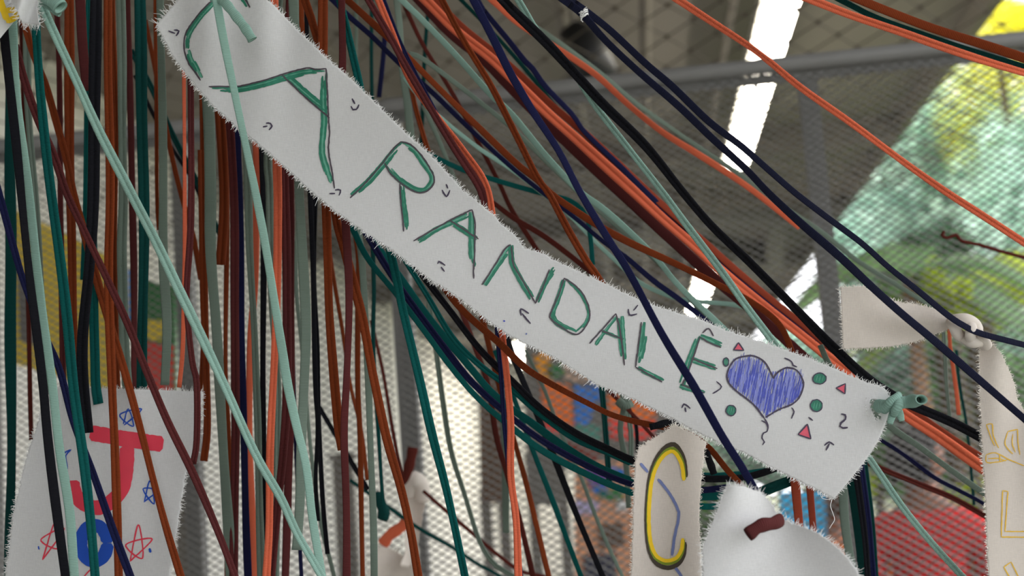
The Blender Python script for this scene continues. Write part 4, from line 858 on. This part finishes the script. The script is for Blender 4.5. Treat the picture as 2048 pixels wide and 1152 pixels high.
RB('black', 14, 1.82, 1.80, [(790, 470), (840, 542), (900, 622), (960, 700), (1024, 762), (1080, 815), (1150, 865), (1215, 898), (1262, 920), (1330, 942), (1400, 956), (1450, 957), (1500, 952), (1560, 932), (1620, 900)], 'thick black ribbon sagging below the banner', group=GC, groove=True)
RB('darkteal', 20, 1.86, 1.84, [(1440, 1002), (1500, 992), (1550, 972), (1600, 952), (1660, 915)], 'broad dark green ribbon rising toward the lower tip of the banner', group=GC, groove=True)
RB('rust', 13, 1.78, 1.74, [(870, 545), (905, 598), (940, 636), (1000, 688), (1050, 735), (1100, 766), (1170, 803), (1230, 832), (1300, 850), (1345, 858), (1385, 872), (1420, 898), (1455, 940), (1490, 978), (1510, 1010)], 'rust ribbon that carries the cloth with the letter C', group=GC, groove=False)
RB('black', 12, 1.98, 1.98, [(1010, 660), (1030, 722), (1070, 820), (1110, 920), (1150, 1020), (1205, 1152)], 'black ribbon slanting to the bottom past the mural', group=GC)
RB('teal', 10, 2.0, 2.0, [(990, 700), (1024, 785), (1065, 900), (1105, 1000), (1135, 1080), (1162, 1152)], 'thin teal ribbon slanting to the bottom left of the black one', group=GC)
RB('rust', 11, 2.02, 2.02, [(960, 620), (985, 720), (1020, 850), (1050, 960), (1075, 1060), (1098, 1152)], 'narrow rust ribbon slanting to the bottom beside the coral one', group=GC)
RB('darkred', 11, 2.05, 2.05, [(915, 600), (945, 680), (975, 768), (992, 870), (1015, 950), (1040, 1040), (1065, 1152)], 'dark reddish ribbon slanting behind the coral ribbon', group=GC)
RB('sage', 14, 2.1, 2.1, [(1004, 800), (1010, 900), (1012, 1000), (1013, 1066)], 'short sage ribbon behind the lower coral ribbon', group=GC)
RB('sage', 7, 2.12, 2.12, [(1050, 700), (1085, 770), (1120, 860), (1160, 950), (1190, 1030), (1220, 1100), (1245, 1152)], 'thin sage ribbon crossing the mural', group=GC)
RB('darkteal', 12, 2.0, 2.0, [(1200, 740), (1206, 800), (1212, 880), (1218, 966)], 'short dark green ribbon hanging in front of the mural', group=GC)
RB('sage', 11, 2.02, 2.02, [(1235, 770), (1248, 806), (1240, 860), (1252, 930), (1258, 1016)], 'sage ribbon knotted in front of the mural', group=GC)
RB('sage', 10, 2.04, 2.04, [(1262, 770), (1252, 806), (1262, 860), (1262, 930)], 'sage ribbon sharing the knot in front of the mural', group=GC)
RB('black', 8, 2.06, 2.06, [(1255, 812), (1272, 850), (1275, 920)], 'black ribbon beside the sage knot in front of the mural', group=GC)
RB('darkred', 7, 2.02, 2.0, [(1215, 780), (1255, 818), (1295, 860), (1330, 900)], 'thin dark brown ribbon above the cloth with the letter C', group=GC)
# --- the fan, upper middle
RB('coral', 14, 1.86, 1.72, [(755, -5), (789, 77), (819, 157), (870, 230), (925, 300), (969, 363), (985, 430), (996, 560), (1003, 660), (1015, 768), (1022, 850), (1022, 950), (1032, 1040), (1036, 1152)], 'coral ribbon that dives behind the banner and falls to the bottom middle', group=GF, groove=True)
RB('navy', 9, 1.88, 1.76, [(765, -5), (802, 87), (845, 173), (895, 267), (955, 350), (970, 390), (985, 520), (993, 650), (1003, 768), (1010, 860), (1030, 1050), (1042, 1152)], 'narrow navy ribbon running along the diving coral one', group=GF)
RB('maroon', 15, 1.82, 1.80, [(733, -5), (779, 73), (812, 133), (862, 217), (912, 300), (955, 367), (966, 395), (985, 460)], 'burgundy ribbon lying over the diving coral ribbon', group=GF, groove=True)
RB('rust', 13, 1.90, 1.84, [(688, -5), (745, 47), (799, 97), (879, 177), (945, 243), (1024, 320), (1074, 360), (1111, 394), (1191, 447), (1257, 484), (1357, 531), (1424, 564), (1500, 602), (1560, 650), (1590, 720)], 'long rust ribbon sweeping from the top toward the small far light', group=GF, groove=False)
RB('navy', 10, 1.97, 1.95, [(660, -5), (699, 33), (745, 73), (795, 123), (862, 183), (945, 263), (1030, 340), (1147, 434), (1207, 484), (1251, 514), (1307, 561), (1357, 597), (1407, 637), (1450, 680)], 'thin navy ribbon below the long sweeping rust one', group=GF)
RB('sage', 9, 1.96, 1.95, [(812, 105), (845, 117), (912, 167), (979, 220), (1030, 262), (1100, 330), (1157, 385), (1230, 450), (1320, 530), (1391, 611), (1431, 647)], 'thin sage ribbon above the long sweeping rust one', group=GF)
RB('sage', 14, 2.06, 2.06, [(792, -5), (799, 50), (803, 120), (810, 170), (816, 217), (822, 290)], 'sage ribbon hanging vertically behind the diving coral one', group=GF)
RB('mint', 12, 1.92, 1.90, [(798, -5), (845, 40), (912, 110), (979, 187), (1024, 230), (1091, 310), (1157, 380), (1200, 412), (1241, 447), (1307, 511), (1357, 571), (1440, 650), (1480, 690)], 'pale mint ribbon sweeping diagonally through the middle of the fan', group=GF)
RB('mint', 9, 1.99, 1.98, [(805, 150), (845, 200), (895, 247), (962, 300), (1024, 340), (1080, 382), (1134, 425), (1184, 477), (1241, 531), (1277, 564), (1324, 587), (1374, 601), (1477, 611), (1540, 640)], 'thin mint ribbon bending toward the small far light', group=GF)
RB('darkred', 9, 2.1, 2.1, [(805, -5), (812, 17), (845, 87), (879, 143), (912, 200), (955, 283), (999, 367), (1024, 420), (1074, 500), (1100, 540)], 'thin dark reddish ribbon behind the middle of the fan', group=GF)
RB('darkred', 10, 2.02, 2.02, [(960, 385), (1024, 434), (1091, 474), (1157, 524), (1200, 560)], 'dark reddish ribbon just above the banner near the N', group=GF)
RB('teal', 10, 2.0, 1.98, [(850, 305), (925, 340), (979, 357), (1030, 372), (1090, 388), (1141, 401), (1172, 430), (1181, 477), (1185, 530)], 'thin teal ribbon bending down above the letter D', group=GF)
RB('rust', 10, 2.06, 2.06, [(818, 150), (830, 210), (846, 267), (862, 320)], 'short rust ribbon reaching the banner edge above the R', group=GF)
RB('sage', 8, 2.12, 2.12, [(846, 210), (879, 283), (905, 350), (925, 400)], 'thin sage ribbon reaching the banner right of the R', group=GF)
RB('darkteal', 8, 2.2, 2.2, [(858, 0), (849, 117), (845, 217), (842, 300)], 'thin dark green ribbon hanging vertically behind the fan', group=GF)
RB('sage', 7, 2.24, 2.24, [(712, -5), (712, 130), (712, 240)], 'thin sage ribbon hanging vertically above the banner', group=GF)
RB('darkteal', 8, 2.2, 2.2, [(744, 0), (743, 120), (744, 215)], 'thin dark green ribbon hanging vertically right of the teal one', group=GF)
RB('navy', 9, 2.18, 2.18, [(770, 60), (766, 115), (758, 195)], 'short navy ribbon with a knotted end at the corner of the fence rail', group=GF)
RB('rust', 13, 1.86, 1.80, [(882, -5), (929, 83), (979, 167), (1024, 255), (1074, 353), (1100, 390), (1141, 467), (1174, 524), (1200, 562), (1240, 640)], 'rust ribbon crossing the thick coral one and reaching the banner by the D', group=GF)
RB('coral', 20, 2.0, 1.86, [(848, -5), (912, 60), (979, 115), (1024, 158), (1091, 222), (1157, 280), (1257, 374), (1324, 437), (1391, 494), (1457, 553), (1536, 618), (1603, 672), (1653, 712), (1716, 757), (1809, 828), (1869, 868), (1966, 938), (2048, 992)], 'thickest coral ribbon of the fan running from the top to the right edge', group=GF, groove=True)
RB('maroon', 20, 2.06, 1.92, [(834, -5), (900, 66), (968, 122), (1014, 170), (1080, 236), (1146, 296), (1246, 390), (1313, 453), (1380, 512), (1447, 572), (1526, 640), (1580, 690), (1640, 745)], 'burgundy ribbon under the lower edge of the thickest coral one', group=GF, groove=False)
RB('redrust', 14, 2.04, 1.92, [(866, -5), (930, 58), (996, 112), (1042, 152), (1106, 212), (1172, 268), (1272, 362), (1340, 424), (1406, 481), (1472, 540), (1550, 606), (1618, 660), (1730, 752), (1830, 826), (1900, 876), (1966, 918), (2048, 970)], 'brick red ribbon along the upper edge of the thickest coral one', group=GF, groove=False)
RB('darkteal', 9, 2.08, 2.06, [(918, -5), (962, 40), (1010, 92), (1060, 150), (1105, 205), (1160, 262), (1230, 330)], 'dark green ribbon beside the wavy navy one', group=GF)
RB('navy', 11, 2.0, 1.98, [(955, 0), (968, 21), (1012, 75), (1049, 122), (1065, 138), (1091, 174), (1143, 227), (1165, 258), (1195, 289), (1240, 332), (1291, 384), (1357, 447), (1434, 517), (1491, 567), (1536, 607), (1603, 660), (1669, 707), (1740, 768)], 'wavy navy ribbon above the thickest coral one', group=GF)
RB('navy', 15, 1.62, 1.56, [(944, -5), (986, 78), (1020, 146), (1065, 221), (1117, 300), (1160, 384), (1211, 471), (1257, 544), (1324, 667), (1388, 772), (1441, 868), (1480, 930), (1512, 985), (1530, 1020)], 'dark blue ribbon crossing in front of the banner between the L and the E', group=GF, groove=False)
RB('coral', 12, 2.08, 2.1, [(978, -5), (1038, 47), (1117, 98), (1191, 150), (1257, 210), (1324, 263), (1391, 305), (1457, 348), (1507, 383), (1560, 424), (1600, 455)], 'narrow coral ribbon running to the fence post', group=GF)
RB('sage', 9, 2.14, 2.16, [(1000, 0), (1050, 40), (1125, 90), (1200, 145), (1270, 205), (1335, 252), (1400, 296), (1470, 342), (1540, 395), (1600, 436), (1646, 467), (1719, 524), (1796, 571), (1869, 617)], 'thin sage ribbon above the narrow coral one, going on behind the cream cloth', group=GF)
RB('mint', 14, 1.80, 1.76, [(1034, -5), (1074, 60), (1114, 103), (1151, 150), (1191, 213), (1257, 297), (1324, 382), (1374, 451), (1441, 541), (1491, 611), (1534, 667), (1590, 740), (1660, 820), (1736, 915), (1803, 1011), (1869, 1091), (1923, 1151)], 'mint ribbon passing behind the heart and out below the banner to the bottom edge', group=GF, groove=True)
RB('black', 18, 1.765, 1.74, [(1000, -5), (1024, 20), (1091, 83), (1151, 147), (1211, 213), (1291, 293), (1364, 382), (1424, 451), (1491, 516), (1536, 562), (1603, 631), (1669, 697), (1736, 757), (1803, 800), (1903, 845), (1969, 880), (2048, 925)], 'thick black ribbon from the top centre to the right edge behind the banner tie', group=GF, groove=True)
RB('midnight', 15, 1.60, 1.62, [(1118, -8), (1140, 8), (1167, 30), (1211, 80), (1277, 143), (1357, 213), (1424, 277), (1491, 337), (1538, 386), (1603, 447), (1676, 511), (1743, 574), (1803, 627), (1869, 681), (1953, 754), (2048, 838)], 'navy ribbon passing in front of the cream cloth flap', group=GF, groove=False)
RB('midnight', 13, 1.62, 1.66, [(1130, -10), (1150, 6), (1178, 26), (1224, 63), (1291, 127), (1344, 173), (1417, 243), (1484, 293), (1536, 338), (1590, 385), (1649, 431), (1723, 487), (1776, 534), (1836, 581), (1896, 630), (1930, 652), (1963, 667), (2048, 690)], 'navy ribbon that the cream cloth is knotted around', group=GF, groove=False)
RB('coral', 14, 1.58, 1.58, [(1350, -5), (1424, 43), (1491, 87), (1536, 121), (1603, 177), (1703, 247), (1803, 320), (1893, 384), (1969, 434), (2048, 486)], 'single coral ribbon crossing the upper right of the picture', group=GR, groove=True)
RB('coral', 15, 1.58, 1.60, [(1614, -5), (1703, 30), (1803, 65), (1886, 95), (1969, 122), (2048, 145)], 'coral ribbon at the top right, lowest of its bundle of three', group=GR, groove=True)
RB('darkteal', 12, 1.62, 1.63, [(1672, -5), (1749, 33), (1836, 65), (1936, 100), (2048, 134)], 'dark green ribbon at the top right between coral and rust', group=GR)
RB('rust', 17, 1.61, 1.61, [(1700, -8), (1786, 26), (1869, 57), (1969, 90), (2048, 117)], 'rust ribbon at the top right, uppermost of its bundle of three', group=GR, groove=False)
# --- lower right
RB('sage', 12, 1.84, 1.86, [(1640, 690), (1659, 731), (1700, 785), (1774, 848), (1836, 891), (1903, 941), (1969, 988), (2048, 1040)], 'sage ribbon running right from under the banner tie', group=GR)
RB('navy', 8, 1.95, 1.95, [(1700, 850), (1769, 885), (1819, 918), (1869, 955), (1919, 981), (1969, 1008), (2048, 1060)], 'thin navy ribbon crossing the head of the person in red', group=GR)
RB('darkred', 11, 2.02, 2.02, [(1680, 890), (1736, 925), (1819, 961), (1903, 995), (1969, 1031), (2048, 1075)], 'dark reddish ribbon crossing the neck of the person in red', group=GR)
RB('sage', 17, 1.93, 1.93, [(1680, 920), (1686, 975), (1690, 1040), (1698, 1100), (1706, 1152)], 'sage ribbon in the upright bundle below the banner tip', group=GR)
RB('darkteal', 15, 1.90, 1.90, [(1690, 900), (1700, 960), (1712, 1040), (1720, 1100), (1724, 1152)], 'dark green ribbon in the upright bundle below the banner tip', group=GR)
RB('black', 13, 1.87, 1.87, [(1703, 890), (1713, 945), (1726, 1040), (1732, 1100), (1735, 1152)], 'black ribbon in the upright bundle below the banner tip', group=GR)
RB('navy', 11, 1.89, 1.89, [(1715, 880), (1723, 935), (1736, 1035), (1742, 1100), (1747, 1152)], 'navy ribbon in the upright bundle below the banner tip', group=GR)
RB('darkteal', 9, 1.93, 1.93, [(1722, 870), (1731, 931), (1738, 985), (1746, 1060), (1752, 1152)], 'narrow dark green ribbon at the right side of the upright bundle', group=GR)
RB('redrust', 18, 1.84, 1.84, [(1585, 900), (1592, 975), (1599, 1060), (1604, 1152)], 'wide brick red ribbon hanging before the blue board', group=GR, groove=False)
RB('redrust', 14, 1.87, 1.87, [(1616, 900), (1620, 978), (1626, 1060), (1632, 1152)], 'narrower brick red ribbon hanging before the blue board', group=GR, groove=False)
RB('coral', 8, 2.05, 2.05, [(1897, 640), (1900, 690), (1907, 740), (1914, 790), (1918, 830)], 'short coral ribbon hanging below the cloth knot', group=GR)
RB('sage', 7, 2.08, 2.08, [(1886, 640), (1890, 700), (1893, 770), (1900, 840)], 'thin sage ribbon hanging below the cloth knot', group=GR)
RB('darkteal', 6, 2.2, 2.2, [(1913, 700), (1919, 768), (1933, 851), (1943, 951), (1948, 1010)], 'thin dark green ribbon hanging before the trees', group=GR)
for a, k in exec_ribbons: ribbon(*a, **k)
# ties, knots and small bits on the ribbons
tube_thing('fabric_tie', [(425, -6, 1.665), (448, 4, 1.65), (470, 30, 1.645), (490, 56, 1.642), (505, 80, 1.64)], .0056, C['mint'], 'sage tie end lying over the letter C of the banner', 'tie', .55)
tube_thing('fabric_tie', [(86, -14, 1.60), (100, -2, 1.59), (112, 6, 1.588), (122, 16, 1.586)], .0085, C['mint'], 'pale mint rolled tie end at the top left', 'tie', .9)
tube_thing('fabric_tie', [(82, 4, 1.61), (98, 14, 1.605), (112, 24, 1.60), (120, 28, 1.598)], .0035, C['mint'], 'thin mint tie end under the rolled one at the top left', 'tie', .7)
k_ = tube_thing('banner_tie', [(1755, 812, 1.668), (1775, 812, 1.652), (1795, 806, 1.65), (1815, 804, 1.648), (1832, 801, 1.640), (1843, 799, 1.622)], .0076, C['mint'], 'sage fabric tie knotted through the hole at the right end of the banner', 'tie', .8)
def bit(pts, r, sq=.6):
    mb = MB(); pl = catmull(pts, 4); mb.tube([P(*q) for q in pl], [r*(.75+.25*math.sin(math.pi*min(1, (i+1)/len(pl)*1.1))) for i in range(len(pl))], 12, 0, sq)
    return mesh_obj('knot', mb.v, mb.f, C['mint'], k_, True, uvs=[(i//12*.0024, i % 12/12) for i in range(len(mb.v))])
bit([(1768, 822, 1.66), (1778, 808, 1.646), (1792, 796, 1.646), (1798, 790, 1.652)], .0062, .8)
bit([(1793, 796, 1.65), (1797, 810, 1.640), (1790, 822, 1.642), (1788, 830, 1.65)], .0058, .8)
for pts in ([(1788, 818, 1.655), (1784, 832, 1.65), (1780, 848, 1.65)], [(1797, 818, 1.655), (1801, 832, 1.652), (1804, 842, 1.652)]):
    o = bit(pts, .0045, .4); o.name = 'tie_end'
tube_thing('fabric_tie', [(1358, 846, 1.70), (1335, 845, 1.69), (1318, 850, 1.688), (1300, 854, 1.69)], .0042, C['black'], 'black tie above the cloth with the letter C', 'tie', .8)
tube_thing('fabric_tie', [(1410, 900, 1.75), (1418, 920, 1.74), (1424, 936, 1.74), (1428, 948, 1.74)], .0045, C['black'], 'black tie end hanging right of the cloth with the letter C', 'tie', .7)
tube_thing('fabric_tie', [(800, 965, 2.38), (812, 950, 2.375), (820, 925, 2.37), (826, 895, 2.37)], .0085, C['darkred'], 'dark reddish tie end above the blurred cream cloth', 'tie', .5)
tube_thing('fabric_tie', [(766, 1088, 2.40), (780, 1070, 2.39), (800, 1056, 2.385), (818, 1040, 2.38)], .0095, C['coral'], 'coral tie end beside the blurred cream cloth', 'tie', .5)
tube_thing('fabric_tie', [(1236, 802, 1.99), (1250, 812, 1.985), (1262, 806, 1.99)], .006, C['sage'], 'small sage knot in front of the mural', 'tie', .8)
tube_thing('fabric_tie', [(752, 990, 2.2), (762, 1008, 2.19), (768, 1026, 2.19), (764, 1040, 2.19)], .009, C['darkteal'], 'dark green knot left of the blurred cream cloth', 'tie', .8)
tube_thing('fabric_tie', [(1888, 462, 2.3), (1884, 470, 2.3), (1894, 476, 2.3), (1912, 470, 2.3), (1924, 482, 2.3), (1960, 490, 2.3), (2000, 502, 2.3), (2060, 518, 2.3)], .003, C['darkred'], 'thin brown cord with a loop in front of the trees at the right', 'cord', .9)
# white thread wrapped round the navy pair
mb = MB(); pts = []
for i in range(60):
    t = i/59; a = t*2*math.pi*5; pts.append(P(1168+(-8+16*t)*.2+9*math.cos(a)*.8+random.gauss(0, .8), 27+(-8+14*t)-9*math.cos(a)*.6+random.gauss(0, .8), 1.595+.008*math.sin(a)))
mb.tube(pts, .0005, 5); mb.tube([P(1165, 34, 1.592), P(1162, 40, 1.590), P(1166, 44, 1.590)], .0005, 5)
tag(mb.build('white_thread', M_FRAY), 'white thread wound round the navy ribbons at the top', 'thread')
